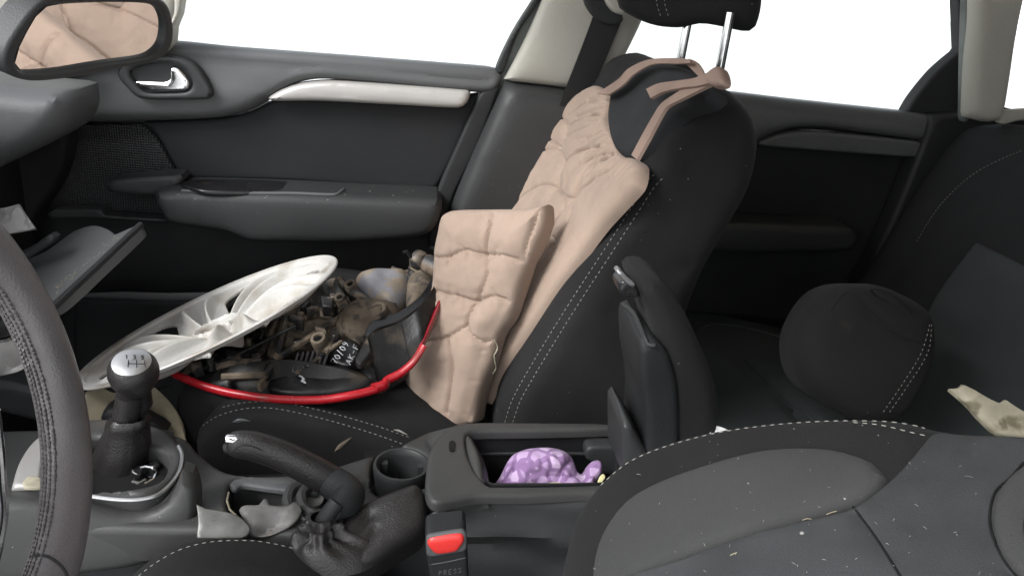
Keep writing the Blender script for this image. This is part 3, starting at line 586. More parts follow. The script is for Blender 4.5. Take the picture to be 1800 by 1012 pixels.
# ------------------------------------------------------------------ white wheel cover
A_, B_ = at(137, 668, 'y', .98), at(586, 456, 'y', 1.12); c_ = (A_+B_)/2; Rw = np.linalg.norm(B_-A_)/2
ua = unit(B_-A_); vw = unit(c_-CAM); e_ = unit(np.cross(ua, vw)); e_ = e_ if e_[2] > 0 else -e_
wp = unit(vw-np.dot(vw, ua)*ua); ub = unit(cos(radians(10.5))*wp+sin(radians(10.5))*e_); un = unit(np.cross(ua, ub)); un = un if un[2] > 0 else -un
wc = thing('wheel_cover', 'scuffed white plastic wheel cover lying on the tail lamp', 'wheel cover', tuple(c_))
NR, NA, NS = 100, 720, 6
def spk(rn, th):                                     # 0 on a spoke's crest, 1 in the middle of a gap; the spokes twist
    k = th*NS/(2*pi)+.30+.38*(rn-.5); return abs((k % 1)-.5)*2
def wh(rn, th):                                      # deeply dished face with broad two-ridged spokes
    f = 1-spk(rn, th); h = -.022*(1-rn**1.6); w_ = max(0, sin(pi*min(1, max(0, (rn-.16)/.76))))
    h += w_*(.020*math.exp(-((f-.32)/.13)**2)-.018*math.exp(-(f/.13)**2)-.016*max(0, (f-.55)/.45))
    if rn < .2: h += .010*math.exp(-((rn-.17)/.03)**2)
    return h+(.004 if rn > .94 else 0)
V = []
for i in range(NR+1):
    rn = i/NR
    for j in range(NA):
        th = 2*pi*j/NA; V.append(c_+Rw*rn*(cos(th)*ua+sin(th)*ub)+un*wh(rn, th))
n0 = len(V); V2 = [v-un*.0035 for v in V]; V = V+V2; Fc = []
keep = {}
for i in range(1, NR):
    for j in range(NA):
        rn = (i+.5)/NR; th = 2*pi*(j+.5)/NA; f = 1-spk(rn, th)
        e = ((rn-.66)/.21)**2+((1-f)/.40)**2*(1+1.2*max(0, .66-rn)/.2)
        if e > 1: keep[(i, j)] = 1
for (i, j) in keep:
    a, b, c, d = i*NA+j, i*NA+(j+1) % NA, (i+1)*NA+(j+1) % NA, (i+1)*NA+j
    Fc.append([a, d, c, b]); Fc.append([n0+a, n0+b, n0+c, n0+d])
    for (ii, jj, p, q_) in ((i-1, j, a, b), (i+1, j, c, d), (i, (j+1) % NA, b, c), (i, (j-1) % NA, d, a)):
        if (ii, jj) not in keep: Fc.append([p, q_, n0+q_, n0+p])
obj('face', V, Fc, 'white', wc)
th = np.linspace(0, 2*pi, 120, endpoint=False)
tube('rim', [c_+Rw*(cos(t)*ua+sin(t)*ub)+un*.002 for t in th], np.array([[.0022, .0035]]*120), 'white', wc, 8, True, flat=un)
V, Fc = lathe([(.0, -.026), (.022, -.024), (.026, -.014), (.030, -.028)], c_, un, 30); obj('hub_cap', V, Fc, 'white', wc)

# ------------------------------------------------------------------ tail lamp
TLp = P3(at(300, 655, 'y', .99), at(670, 690, 'y', .93), at(640, 500, 'y', 1.19))
tl = thing('tail_lamp', 'dismantled dusty tail lamp with red lens lying on the passenger seat', 'tail lamp', (.0, 1.03, .55))
T0 = TLp
ho = relief('housing', [(288, 648), (330, 610), (420, 560), (500, 520), (570, 500), (650, 492), (720, 470), (770, 455), (794, 452, 1), (792, 500), (765, 560), (737, 625), (700, 660), (664, 678), (600, 692), (500, 694), (400, 682), (335, 662)], T0.shift(-.02), 'dirty', .02, .008, .008, tl, disp=nzd(22, .022, 11))
# black shell flange along the near edge, red lens below it
def wall(name, top, bot, m, parent, yT, yB, th=.003, k=6, label=None):
    a = spline(top, False, k); b = spline(bot, False, k); n = 40
    a = a[np.linspace(0, len(a)-1, n).astype(int)]; b = b[np.linspace(0, len(b)-1, n).astype(int)]
    s = np.linspace(0, 1, n); yt = np.interp(s, *zip(*yT)); yb = np.interp(s, *zip(*yB))
    G = []
    for i in range(n):
        p, q_ = at(a[i][0], a[i][1], 'y', yt[i]), at(b[i][0], b[i][1], 'y', yb[i]); mid = (p+q_)/2+np.array([.1, -.6, -.2])*.012
        G.append([p, p*.25+mid*.65+q_*.1, mid, q_*.7+mid*.3, q_])
    G = np.array(G); V = G.reshape(-1, 3); W = V+np.array([0, th, -.001]); nn = len(V); Fc = []
    for i in range(n-1):
        for j in range(4):
            A = i*5+j; Fc.append([A, A+1, A+6, A+5]); Fc.append([nn+A, nn+A+5, nn+A+6, nn+A+1])
    for i in range(n-1): Fc.append([i*5, i*5+5, nn+i*5+5, nn+i*5]); Fc.append([i*5+4, nn+i*5+4, nn+i*5+9, i*5+9])
    for j in range(4): Fc.append([j, nn+j, nn+j+1, j+1]); A = (n-1)*5+j; Fc.append([A, A+1, nn+A+1, nn+A])
    return obj(name, np.vstack([V, W]), Fc, m, parent, label=label)
fl = wall('shell_wall', [(646, 594), (668, 580), (705, 566), (738, 540), (765, 500), (782, 470), (796, 444)], [(664, 676), (690, 668), (722, 645), (748, 605), (768, 560), (786, 505), (797, 448)], 'shell', tl, [(0, .965), (.5, 1.0), (1, 1.12)], [(0, .935), (.5, .97), (1, 1.12)], label='tall glossy black side wall of the housing')
wall('shell_wall', [(350, 660), (420, 640), (500, 632), (560, 640), (612, 652), (655, 672)], [(330, 672), (400, 688), (480, 698), (560, 698), (620, 690), (664, 680)], 'shell', tl, [(0, .99), (.5, .97), (1, .95)], [(0, .97), (.5, .945), (1, .94)], label='low black front wall with a marker scribble')
relief('ledge', [(646, 595, 1), (664, 578), (700, 566), (735, 542), (752, 522), (770, 492), (760, 488), (738, 520), (700, 548), (656, 562), (640, 590)], T0.shift(.03), 'gloss', .004, .002, .006, tl)
relief('corner_tab', [(625, 632), (640, 600), (655, 580), (662, 600), (650, 622), (634, 640)], T0.shift(.028), 'dirty', .01, .003, .006, tl)
pl_ = [(0, .985), (.5, .925), (.8, .925), (1, .935)]
L_ = spline([(286, 647), (320, 663), (370, 682), (430, 695), (500, 702), (570, 702), (630, 692), (662, 684)], False, 8); s = np.linspace(0, 1, len(L_))
tube('red_lens', [at(x, y, 'y', np.interp(t, *zip(*pl_))) for (x, y), t in zip(L_, s)], np.array([[.0025+.0035*min(1, t*6), .005+.001*t] for t in s]), 'red', tl, 12, flat=(0, 0, 1))
L_ = spline([(655, 684), (676, 676), (680, 668), (705, 655), (728, 634), (745, 606)], False, 8); s = np.linspace(0, 1, len(L_))
tube('red_lens', [at(x, y, 'y', .935+.03*t) for (x, y), t in zip(L_, s)], np.array([[.009-.005*t, .006] for t in s]), 'red', tl, 12, flat=(0, 0, 1))
L_ = spline([(738, 615), (756, 575), (774, 532), (785, 505), (792, 488)], False, 8); s = np.linspace(0, 1, len(L_))
tube('red_lens', [at(x, y, 'y', .965+.12*t) for (x, y), t in zip(L_, s)], np.array([[.004, .006+.003*sin(pi*t)] for t in s]), 'darkred', tl, 12, flat=(1, 0, 0), label='darker red upper end of the lens')
# grey lamp bowl, sockets, brackets, ribs
def hump(name, out, h, m, H, D, **kw): return relief(name, out, T0.shift(h), m, .02, .003, .006, tl, bulge=(H, D), **kw)
hump('reflector_bowl', [(625, 500), (650, 490), (690, 487), (720, 490), (722, 510), (712, 540), (690, 552), (660, 545), (640, 525)], .0, 'foil', .028, .03, disp=nzd(25, .004, 5))
hump('reflector_bowl', [(720, 492), (745, 478), (775, 480), (772, 505), (755, 530), (735, 548), (715, 545), (714, 515)], .01, 'dirt', .02, .03, disp=nzd(25, .006, 6), label='dust-caked end of the lamp bowl')
hump('bulb_holder', [(600, 560), (625, 545), (665, 540), (700, 548), (706, 565), (690, 585), (650, 600), (610, 596), (590, 580)], .005, 'dirt', .03, .028, disp=nzd(30, .004, 7))
hump('dust_cake', [(560, 590), (590, 575), (620, 590), (640, 600), (620, 625), (590, 628), (560, 615)], .0, 'dirt', .008, .02, disp=nzd(30, .01, 8))
hump('dust_cake', [(470, 590), (520, 570), (560, 560), (590, 565), (560, 595), (520, 610), (480, 612)], .0, 'dirt', .01, .02, disp=nzd(30, .012, 18))
hump('dark_cover', [(470, 684), (482, 662), (520, 650), (570, 643), (615, 650), (655, 672), (620, 688), (560, 695), (505, 695)], .002, 'shell', .007, .02, disp=nzd(20, .003, 2))
rm = hump('round_sticker', [(578, 625), (582, 608), (600, 598), (622, 600), (634, 615), (630, 636), (612, 646), (590, 642)], .006, 'gloss', .006, .014)
for (x, y, hh, r_) in ((664, 545, .034, .013), (616, 501, .022, .009), (598, 524, .02, .008), (560, 596, .016, .011), (606, 548, .02, .009), (505, 548, .02, .010)):
    p = T0.shift(hh).hit(x, y)
    V, Fc = lathe([(r_*1.15, -.03), (r_*1.1, 0), (r_, .004), (r_*.62, .004), (r_*.55, -.004)], p, T0.n+np.array([-.2, -.25, 0]), 18); h_ = obj('bulb_socket', V, Fc, 'dirt', tl)
    V, Fc = lathe([(.0, 0.001), (r_*.5, 0.001)], p, T0.n+np.array([-.2, -.25, 0]), 14); obj('socket_hole', V, Fc, 'void', h_)
p = at(729, 454, 'y', 1.15); q_ = at(785, 478, 'y', 1.13); V, Fc = lathe([(.0, -.006), (.007, -.006), (.014, -.002), (.016, .004), (.016, .012), (.013, .016), (.015, .02), (.017, .07)], p, q_-p, 22); obj('wiring_plug', V, Fc, 'dirty', tl)
tube('plug_wire', [at(x, y, 'y', 1.14) for x, y in ((709, 444), (715, 442), (720, 450), (732, 456))], .003, 'void', tl, 6)
for c, r_, mm in (([(468, 640), (500, 622), (540, 596), (580, 570), (610, 550)], .005, 'dirty'), ([(462, 662), (480, 640), (490, 610), (500, 572), (505, 550)], .007, 'dirty'), ([(430, 640), (450, 630), (470, 600), (488, 560)], .005, 'dirty'), ([(610, 550), (600, 520), (592, 500), (600, 490)], .006, 'dirty'),
                  ([(600, 498), (625, 515), (652, 535)], .007, 'dirty'), ([(690, 472), (710, 484), (735, 497)], .005, 'dirty'), ([(722, 468), (750, 482), (778, 500)], .006, 'dirty'), ([(380, 645), (420, 636), (460, 636)], .005, 'dirt'), ([(390, 662), (430, 660), (470, 660)], .005, 'dirt'), ([(330, 618), (380, 600), (430, 580)], .006, 'dirty'),
                  ([(520, 656), (560, 630), (600, 600)], .003, 'dirt')):
    tube('rib', spline3([T0.shift(.014).hit(x, y) for x, y in c], 5), r_, mm, tl, 7)
for x, y, w_, h_, mm in ((345, 640, 20, 10, 'dirty'), (370, 632, 12, 14, 'clear'), (410, 622, 26, 14, 'dirty'), (436, 604, 20, 18, 'dirty'), (455, 585, 16, 16, 'gloss'), (480, 612, 18, 26, 'dirt'), (520, 560, 26, 14, 'dirty'), (548, 545, 22, 14, 'dirt'), (575, 530, 20, 18, 'dirty'), (640, 520, 10, 8, 'gloss'), (545, 640, 20, 6, 'gloss'), (700, 580, 18, 8, 'dirty'), (690, 530, 14, 8, 'dirt'), (745, 500, 16, 14, 'dirt')):
    a = rng.uniform(-.5, .5); cs = [(-w_, -h_), (w_, -h_*.8), (w_*.9, h_), (-w_*.8, h_*.9)]
    relief('bracket', [(x+(u*cos(a)-v*sin(a))*.55, y+(u*sin(a)+v*cos(a))*.55, 1) for u, v in cs], T0.shift(.012+rng.random()*.012), mm, .02, .003, .006, tl)
reg = spline([(330, 650), (400, 600), (500, 545), (570, 510), (640, 500), (700, 545), (640, 600), (570, 640), (470, 670), (380, 668)])
for i in range(46):                                  # small broken clips, ribs and lumps of dried mud
    for _ in range(50):
        x, y = rg.uniform(330, 720), rg.uniform(490, 670)
        if inside(np.array([[x, y]]), reg)[0]: break
    w_, h_, a = rg.uniform(3, 13), rg.uniform(2, 6), rg.uniform(-1.2, .6)
    cs = [(x+(u*cos(a)-v*sin(a)), y+(u*sin(a)+v*cos(a))*.8, 1) for u, v in ((-w_, -h_), (w_*rg.uniform(.5, 1), -h_), (w_, h_*rg.uniform(.3, 1)), (-w_*rg.uniform(.6, 1), h_))]
    relief('clip', cs, T0.shift(rg.uniform(.004, .026)), ['dirt', 'dirty', 'dirty', 'shell', 'shell'][i % 5], .014, .0015, .005, tl)
V = []; Fc = []; parts = []
for i in range(7):                                   # cooling fins
    x = 515+i*9; a = T0.shift(.016).hit(x, 652-i*2); b = T0.shift(.016).hit(x+9, 622-i*1); parts.append(tube_mesh([a, b], np.array([[.004, .0012]]*2), 6, flat=T0.n))
V, Fc = join(parts); obj('fins', V, Fc, 'foil', tl)
GL = {'7': [[(0, 1), (1, 1), (.35, 0)], [(.2, .5), (.8, .5)]], '0': [[(.5, 0), (.1, .3), (.1, .7), (.5, 1), (.9, .7), (.9, .3), (.5, 0)]], '/': [[(.2, -.1), (.8, 1.1)]], '9': [[(.9, .6), (.5, .45), (.15, .7), (.5, 1), (.9, .8), (.85, .3), (.4, 0)]],
      'A': [[(0, 0), (.5, 1), (1, 0)], [(.2, .4), (.8, .4)]], 'K': [[(.1, 0), (.1, 1)], [(.9, 1), (.1, .5), (.9, 0)]], 'F': [[(.1, 0), (.1, 1), (.9, 1)], [(.1, .55), (.7, .55)]], '-': [[(.2, .5), (.8, .5)]], ' ': [],
      'P': [[(.1, 0), (.1, 1), (.8, .95), (.85, .6), (.1, .5)]], 'R': [[(.1, 0), (.1, 1), (.8, .95), (.85, .6), (.1, .5), (.9, 0)]], 'E': [[(.9, 0), (.1, 0), (.1, 1), (.9, 1)], [(.1, .5), (.7, .5)]], 'S': [[(.9, .9), (.4, 1), (.1, .75), (.9, .3), (.5, 0), (.1, .1)]],
      '3': [[(.1, 1), (.8, .95), (.4, .55), (.9, .3), (.5, 0), (.1, .1)]], '1': [[(.2, .8), (.5, 1), (.5, 0)]], '5': [[(.9, 1), (.1, 1), (.1, .55), (.8, .5), (.8, .1), (.1, 0)]]}
def lettering(txt, x0, y0, dx, dy, ux, uy, wd=.72):     # strokes of a written word from its baseline start, direction and height vectors
    out = []
    for i, ch_c in enumerate(txt):
        for st_ in GL[ch_c]: out.append([(x0+dx*(i+a*wd)+ux*b, y0+dy*(i+a*wd)+uy*b) for a, b in st_])
    return out
def scribble(name, surf, strokes, parent, m='chalk', r=.0008, off=.0006):
    parts = []
    for s in strokes:
        P = [surf(x, y, off) for x, y in s]; P = [p for p in P if p is not None]
        if len(P) > 1: parts.append(tube_mesh(resample(np.array(P), .001, False) if len(P) > 2 else P, r, 5))
    if parts: V, Fc = join(parts); return obj(name, V, Fc, m, parent)
s_ = Surf(rm, ho)
scribble('marker_writing', s_, lettering('70/09', 592, 640, 4.6, -7.4, -10, -5)+lettering('AK-F', 616, 641, 4.2, -8.6, -8.5, -4), rm, r=.0007)
s_ = Surf(*[o for o in bpy.data.objects if o.parent == tl and o.type == 'MESH' and o.name.startswith(('shell_wall', 'dark_cover', 'housing'))])
scribble('marker_writing', s_, lettering('3', 524, 662, 11, 5.5, 5, 10, 1.1), tl, r=.0011, off=.004)
rod = tube('thin_rod', [at(272, 686, 'y', .97), at(340, 655, 'y', .985), at(420, 622, 'y', 1.0), at(520, 572, 'y', 1.03)], .0022, 'plas_dark', None, 8)
tag(rod, 'thin black rod running from the gear knob across the tail lamp', 'rod')

# ------------------------------------------------------------------ centre console
co = thing('centre_console', 'dusty dark grey centre console between the front seats', 'centre console', (.0, .74, .2))
ZC = .575
top = relief('console_top', [(-60, 760, 1), (200, 756), (322, 770), (352, 800), (400, 832), (480, 838), (560, 830), (620, 812), (690, 790), (735, 768), (765, 757), (800, 760), (830, 800), (850, 862), (800, 880), (740, 915), (700, 940), (640, 955), (560, 948), (400, 938), (-60, 930, 1), (-60, 900, 1)], PZ(ZC), 'console', .04, .008, .010, co, edge_n=4,
             holes=[[(404, 850), (415, 842), (470, 846), (515, 852), (560, 856), (610, 846), (640, 840), (640, 862), (600, 885), (560, 900), (520, 910), (440, 908), (402, 895)], [(652, 830), (662, 800), (705, 785), (748, 800), (757, 830), (735, 862), (690, 872), (658, 862)]])
for nme, out, z in (('tray_well', [(390, 835), (650, 830), (650, 900), (520, 930), (390, 920)], ZC-.05), ('cup_well', [(640, 780), (770, 775), (770, 890), (640, 890)], ZC-.07)):
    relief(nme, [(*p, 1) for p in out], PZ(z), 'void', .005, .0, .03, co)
relief('tray_edge', [(404, 850), (420, 841), (480, 847), (560, 858), (558, 868), (480, 860), (425, 853), (412, 860)], PZ(ZC+.003), 'plas_grey', .006, .003, .006, co)
# raised bin with its frame
ZB = .612
fr = relief('bin_frame', [(752, 806), (762, 780), (790, 752), (830, 744), (950, 744), (1040, 745), (1090, 748, 1), (1140, 752, 1), (1140, 880, 1), (1050, 868), (930, 872), (838, 873), (800, 880), (762, 884), (748, 862)], PZ(ZB), 'console', .012, .005, .010, co, edge_n=5,
            holes=[[(821, 762), (850, 756, 1), (950, 755), (1080, 752, 1), (1092, 790, 1), (1088, 850, 1), (960, 853), (858, 853, 1), (836, 826), (822, 795)]])
def px2(z, pts): return [at(x, y, 'z', z) for x, y in pts]
def wallz(name, pts, z1, z0, m, parent, closed=False, th=.003, label=None):
    P = resample(np.array([at(x, y, 'z', z1) for x, y in spline(pts, closed, 6)]), .012, closed); n = len(P); T = np.roll(P, -1, 0)-np.roll(P, 1, 0)
    if not closed: T[0] = P[1]-P[0]; T[-1] = P[-1]-P[-2]
    T /= np.linalg.norm(T, axis=1)[:, None]; N_ = np.stack([T[:, 1], -T[:, 0], T[:, 2]*0], 1)*th
    V = np.vstack([P, P+N_, P+(0, 0, z0-z1), P+N_+(0, 0, z0-z1)]); Fc = []
    for i in range(n if closed else n-1):
        j = (i+1) % n; Fc += [[i, j, n*2+j, n*2+i], [n+j, n+i, n*3+i, n*3+j], [i, n+i, n+j, j], [n*2+i, n*2+j, n*3+j, n*3+i]]
    return obj(name, V, Fc, m, parent, label=label)
wallz('bin_wall', [(821, 762), (850, 757, 1), (950, 756), (1080, 753, 1), (1090, 790), (1086, 849, 1), (960, 852), (858, 852, 1), (836, 826), (822, 795)], ZB-.006, ZB-.10, 'plas_dark', co, True)
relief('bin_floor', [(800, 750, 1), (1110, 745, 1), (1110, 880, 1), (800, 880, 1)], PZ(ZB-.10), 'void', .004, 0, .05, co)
tube('bin_ledge', [at(825, 798, 'y', .795), at(950, 796, 'y', .795), at(1030, 797, 'y', .797)], .002, 'plas', co, 6)
relief('bin_catch', [(1030, 806), (1030, 790), (1040, 784), (1082, 784), (1088, 792), (1088, 830), (1050, 830), (1040, 812)], PY(.785), 'plas', .02, .004, .008, co)
relief('slot', [(790, 776), (799, 774), (800, 788), (798, 792), (790, 791)], PZ(ZB+.0015), 'void', .001, 0, .01, co)
RP = P3(at(690, 960, 'z', .555), at(742, 775, 'z', ZC+.004), at(838, 800, 'z', ZB+.001))
relief('ramp', [(745, 768), (770, 756), (815, 746, 1), (842, 800), (852, 873, 1), (800, 884), (752, 900), (700, 940), (660, 985, 1), (690, 930), (740, 880), (757, 845), (764, 805)], RP, 'console', .02, .006, .010, co, edge_n=4)
# near side panels
side = relief('side_panel', [(742, 884, 1), (800, 876), (850, 873), (1000, 872), (1100, 872, 1), (1100, 1150, 1), (560, 1150, 1), (600, 1040), (660, 990), (720, 940), (745, 905)], PY(.672), 'plas', .03, .012, .012, co, edge_n=5, creases=[([(810, 935), (880, 930), (950, 935), (1000, 955)], -.008, .010), ([(800, 965), (900, 965), (980, 1000)], .006, .012)])
tube('side_ridge', [at(848, 871, 'y', .672), at(830, 872, 'y', .672), at(790, 888, 'y', .668), at(720, 935, 'y', .66), at(650, 982, 'y', .65)], .004, 'console', co, 8)
tower = relief('tower_side', [(-100, 860, 1), (20, 852), (100, 856), (160, 866), (240, 878), (290, 868), (315, 840), (328, 806), (345, 812), (357, 850), (352, 890), (330, 925), (290, 955), (240, 970), (160, 980), (60, 992), (-100, 1010, 1)], Pl(at(200, 920, 'y', .66), (.12, -.95, .20)), 'console', .03, .010, .012, co, edge_n=6, bulge=(.004, .04), tr=1)
relief('lower_side', [(-100, 990, 1), (60, 985), (180, 975), (260, 968), (320, 950), (400, 960), (500, 1010), (500, 1150, 1), (-100, 1150, 1)], PY(.66), 'plas', .04, .012, .02, co, creases=[([(170, 975), (168, 1050)], .002, .002)])
ZG = .60
gt = relief('gear_surround', [(20, 860, 1), (40, 800), (80, 765), (130, 745), (180, 738), (240, 742), (290, 758), (318, 785), (322, 815), (300, 850), (270, 868), (240, 874), (160, 866)], PZ(ZG), 'console', .04, .008, .010, co, edge_n=5,
            holes=[[(130, 850), (130, 780), (165, 765), (230, 778), (285, 790), (296, 805), (285, 838), (250, 852), (200, 858)]])
tube('chrome_trim', [at(x, y, 'z', ZG+.001) for x, y in spline([(120, 868), (160, 872), (200, 877), (240, 878), (275, 870), (300, 850), (316, 825), (320, 800), (314, 784)], False)], .0022, 'satin', co, 8)
relief('silver_band', [(20, 856, 1), (34, 812), (60, 775), (100, 752), (130, 748), (95, 780), (76, 810), (66, 850)], PZ(ZG+.006), 'silver', .006, .004, .008, co)
relief('torn_chip', [(40, 848), (52, 836), (78, 842), (80, 854), (45, 856)], PZ(ZG+.016), 'torn', .004, .002, .005, co)
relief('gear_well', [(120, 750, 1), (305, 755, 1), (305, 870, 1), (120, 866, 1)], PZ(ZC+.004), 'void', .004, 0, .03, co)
relief('console_front_arm', [(180, 724), (215, 716), (240, 730), (290, 760), (280, 775), (220, 760), (180, 750)], PY(.90), 'plas', .03, .01, .01, co)
for pts, mm in (([(248, 822), (262, 815), (278, 824), (270, 838), (252, 834)], 'gloss'), ([(232, 838), (245, 830), (256, 842), (240, 850)], 'gloss'), ([(262, 812), (276, 808), (280, 818), (268, 822)], 'gloss'), ([(228, 828), (250, 818), (246, 834)], 'gloss')):
    relief('broken_mechanism', pts, PZ(ZG-.02+rng.random()*.01), mm, .006, .002, .004, co, disp=nzd(60, .006, 3))
tube('shift_cable', [at(x, y, 'z', ZG-.008) for x, y in ((246, 822), (256, 820), (268, 822), (274, 830), (268, 842), (254, 850))], .0016, 'chrome', co, 6)
tube('shift_cable', [at(x, y, 'z', ZG-.010) for x, y in ((232, 846), (245, 848), (256, 842))], .0014, 'clear', co, 6)
tube('cable_tie', [at(x, y, 'z', ZC+.002) for x, y in ((402, 865), (399, 880), (404, 895), (416, 906), (412, 904))], .0011, 'torn', co, 6)
# gear lever
gv = thing('gear_lever', 'round black gear knob with silver shift-pattern cap and loose leather boot', 'gear lever', at(230, 850, 'y', .76))
kc = at(235, 655, 'y', .75); kb = at(220, 742, 'y', .755); ax = unit(unit(kc-kb)+np.array([0, -.0, .0]))
tilt = unit(np.array([.06, -.35, 1.0]))
V, Fc = lathe([(.0130, -.050), (.0135, -.026), (.0180, -.019), (.0238, -.008), (.0252, .001), (.0242, .009), (.0205, .0155), (.0190, .0168)], kc, tilt, 36); kn = obj('knob', V, Fc, 'leather', gv)
V, Fc = lathe([(.0195, .0150), (.0190, .0170), (.015, .0188), (.008, .0198), (.0, .0202)], kc, tilt, 36); kcp = obj('shift_cap', V, Fc, 'satin', kn)
s_ = Surf(kcp)
scribble('shift_pattern', s_, [[(226, 633), (225, 645)], [(240, 633), (240, 646)], [(254, 634), (255, 645)], [(225, 639), (255, 640)]]+lettering('135', 220, 630, 14, .6, 0, -6, .4), kcp, 'plas_dark', r=.0004)
V, Fc = lathe([(.0145, -.085), (.0140, -.06), (.0135, -.035), (.0140, -.028)], kc, unit(kc-kb), 24); obj('shaft', V, Fc, 'leather', gv)
def loftpx(name, rings, m, parent, amp=.0, seed=0, n=36):
    V = []; Fc = []
    for i, (x, y, rx, rz, yy) in enumerate(rings):
        c = at(x, y, 'y', yy)
        for j in range(n):
            t = 2*pi*j/n; k = 1+amp*noise.noise(Vector((cos(t)*1.6+seed, sin(t)*1.6, i*.45)))+amp*.6*noise.noise(Vector((cos(t)*4+seed, sin(t)*4, i*.9)))
            V.append(c+np.array([cos(t)*rx*k, sin(t)*rx*k*.9, sin(t)*rz*-1]))
    for i in range(len(rings)-1):
        for j in range(n): Fc.append([i*n+j, i*n+(j+1) % n, (i+1)*n+(j+1) % n, (i+1)*n+j])
    return obj(name, V, Fc, m, parent, angle=80)
loftpx('boot', [(225, 738, .014, 0, .755), (226, 730, .0195, 0, .755), (225, 737, .022, 0, .755), (222, 745, .0205, 0, .755), (220, 760, .022, 0, .756), (217, 780, .026, 0, .757), (214, 800, .029, 0, .757), (210, 822, .031, 0, .758), (206, 845, .033, 0, .758), (200, 870, .038, 0, .76)], 'leather', gv, .22, 3)

# cup holder
ch_ = thing('cup_holder', 'round black cup holder ring set in the console', 'cup holder', (.0, .757, ZC-.04))
c_ = at(706, 818, 'z', ZC+.014)
V, Fc = lathe([(.028, -.05), (.0300, -.02), (.0320, -.004), (.0325, .000), (.0315, .003), (.0290, .003), (.0265, .000), (.0250, -.006), (.0240, -.045)], c_, (0, 0, 1), 44); obj('ring', V, Fc[:-2] if 0 else Fc, 'plas', ch_)
V, Fc = lathe([(.0, -.044), (.025, -.044)], c_, (0, 0, 1), 30); obj('cup_base', V, Fc, 'void', ch_)
for a in (2.6, .3, 4.4):
    V, Fc = box(c_+np.array([cos(a)*.0235, sin(a)*.0235, -.010]), (.008, .008, .012)); obj('grip_tab', V, Fc, 'plas', ch_)

# handbrake
hb = thing('handbrake', 'leather handbrake lever with silver button and crumpled leather boot', 'handbrake', at(600, 900, 'z', ZC))
yb = .700; ybb = at(563, 922, 'z', ZC+.020)[1]
P_ = [at(x, y, 'y', yb) for x, y in spline([(400, 778), (420, 780), (445, 783), (490, 798), (540, 822), (580, 845), (600, 856)], False, 6)]
n_ = len(P_); R_ = np.interp(np.linspace(0, 1, n_), [0, .06, .15, .5, .8, 1], [.007, .012, .0145, .016, .0172, .0175])
tube('grip', P_, np.stack([R_*1.05, R_*.85], 1), 'leather', hb, 20, flat=(0, 0, 1))
P_ = [at(q_[0], q_[1], 'y', yb+(ybb+.004-yb)*t) for q_, t in zip(spline([(585, 848), (604, 860), (614, 872), (604, 886), (584, 898)], False, 6), np.linspace(0, 1, 25))]
n_ = len(P_); R_ = np.interp(np.linspace(0, 1, n_), [0, .2, .7, 1], [.0174, .0178, .0155, .009]); tube('elbow', P_, R_, 'plas_dark', hb, 18)
tube('shaft', [at(x, y, 'y', yb) for x, y in ()]+[at(592, 882, 'y', ybb+.006), at(576, 903, 'y', ybb), at(563, 922, 'z', ZC+.016)], .0082, 'plas_dark', hb, 14)
A, B = at(396, 771, 'y', yb-.004), at(420, 773, 'y', yb-.004); V, Fc = lathe([(.0, 0), (.0045, .0005), (.0055, .002), (.0055, .016)], A, B-A, 16); obj('button', V, Fc, 'chrome', hb)
tube('grip_tip', [at(x, y, 'y', yb) for x, y in ((395, 788), (405, 786), (425, 782))], [.005, .008, .0095], 'plas_dark', hb, 12)
tube('seam', [at(x, y, 'y', yb-.0115) for x, y in spline([(408, 793), (425, 782), (450, 786), (490, 806), (530, 826), (570, 845), (582, 850)], False, 6)], .0009, 'plas_dark', hb, 6)
HBP = Pl(at(620, 930, 'z', ZC+.012), (.0, -.35, .95))
hbB = relief('boot', [(590, 925), (620, 900), (650, 880), (700, 860), (730, 852), (747, 868), (752, 900), (744, 932), (700, 962), (650, 992), (600, 1000), (575, 975)], HBP, 'leather', .04, .012, .004, hb, edge_n=5, bulge=(.006, .03),
             creases=[([(655, 905), (700, 886), (744, 866)], .0015, .0015, 0), ([(660, 913), (702, 894), (746, 874)], .0015, .0015, 0), ([(600, 950), (630, 930), (650, 905)], .004, .004, .003), ([(600, 980), (640, 962), (660, 930)], .003, .004, .002)], disp=nzd(22, .001, 21), label='smooth stitched side of the leather boot')
def folds(base, rings, name, amp):                   # gathered leather falling round the lever
    V = []; Fc = []; n = 72
    for i, (rx, ry, z, dx, dy) in enumerate(rings):
        for k in range(n):
            t = 2*pi*k/n; q = i/(len(rings)-1)
            pl = amp*q*(.6*sin(5*t+1.3*sin(2*t)+.5*i)+.4*sin(9*t+i*.4))*sin(pi*min(1, q*1.1))
            V.append(np.array(base)+np.array([dx+cos(t)*(rx+pl), dy+sin(t)*(ry+pl), z+pl*.8]))
    for i in range(len(rings)-1):
        for k in range(n): Fc.append([i*n+k, (i+1)*n+k, (i+1)*n+(k+1) % n, i*n+(k+1) % n])
    return obj(name, V, Fc, 'leather', hb, angle=70)
bb = at(563, 922, 'z', ZC+.020)
folds(bb, [(.0095, .009, .010, 0, 0), (.013, .012, .010, 0, 0), (.0145, .013, .006, 0, 0), (.0135, .013, .001, 0, 0), (.017, .016, .001, 0, 0), (.019, .018, -.002, .001, 0), (.018, .018, -.007, .002, 0), (.025, .021, -.009, .004, -.001), (.034, .026, -.011, .009, -.002), (.043, .031, -.016, .014, -.003), (.047, .035, -.030, .016, -.004)], 'boot_gather', .011)
V, Fc = lathe([(.006, -.003), (.010, .0), (.010, .003), (.006, .004)], at(553, 876, 'z', ZC-.01), (0, -.6, 1), 20); obj('cable_end', V, Fc, 'white', hb, label='cream round cable end under the lever')
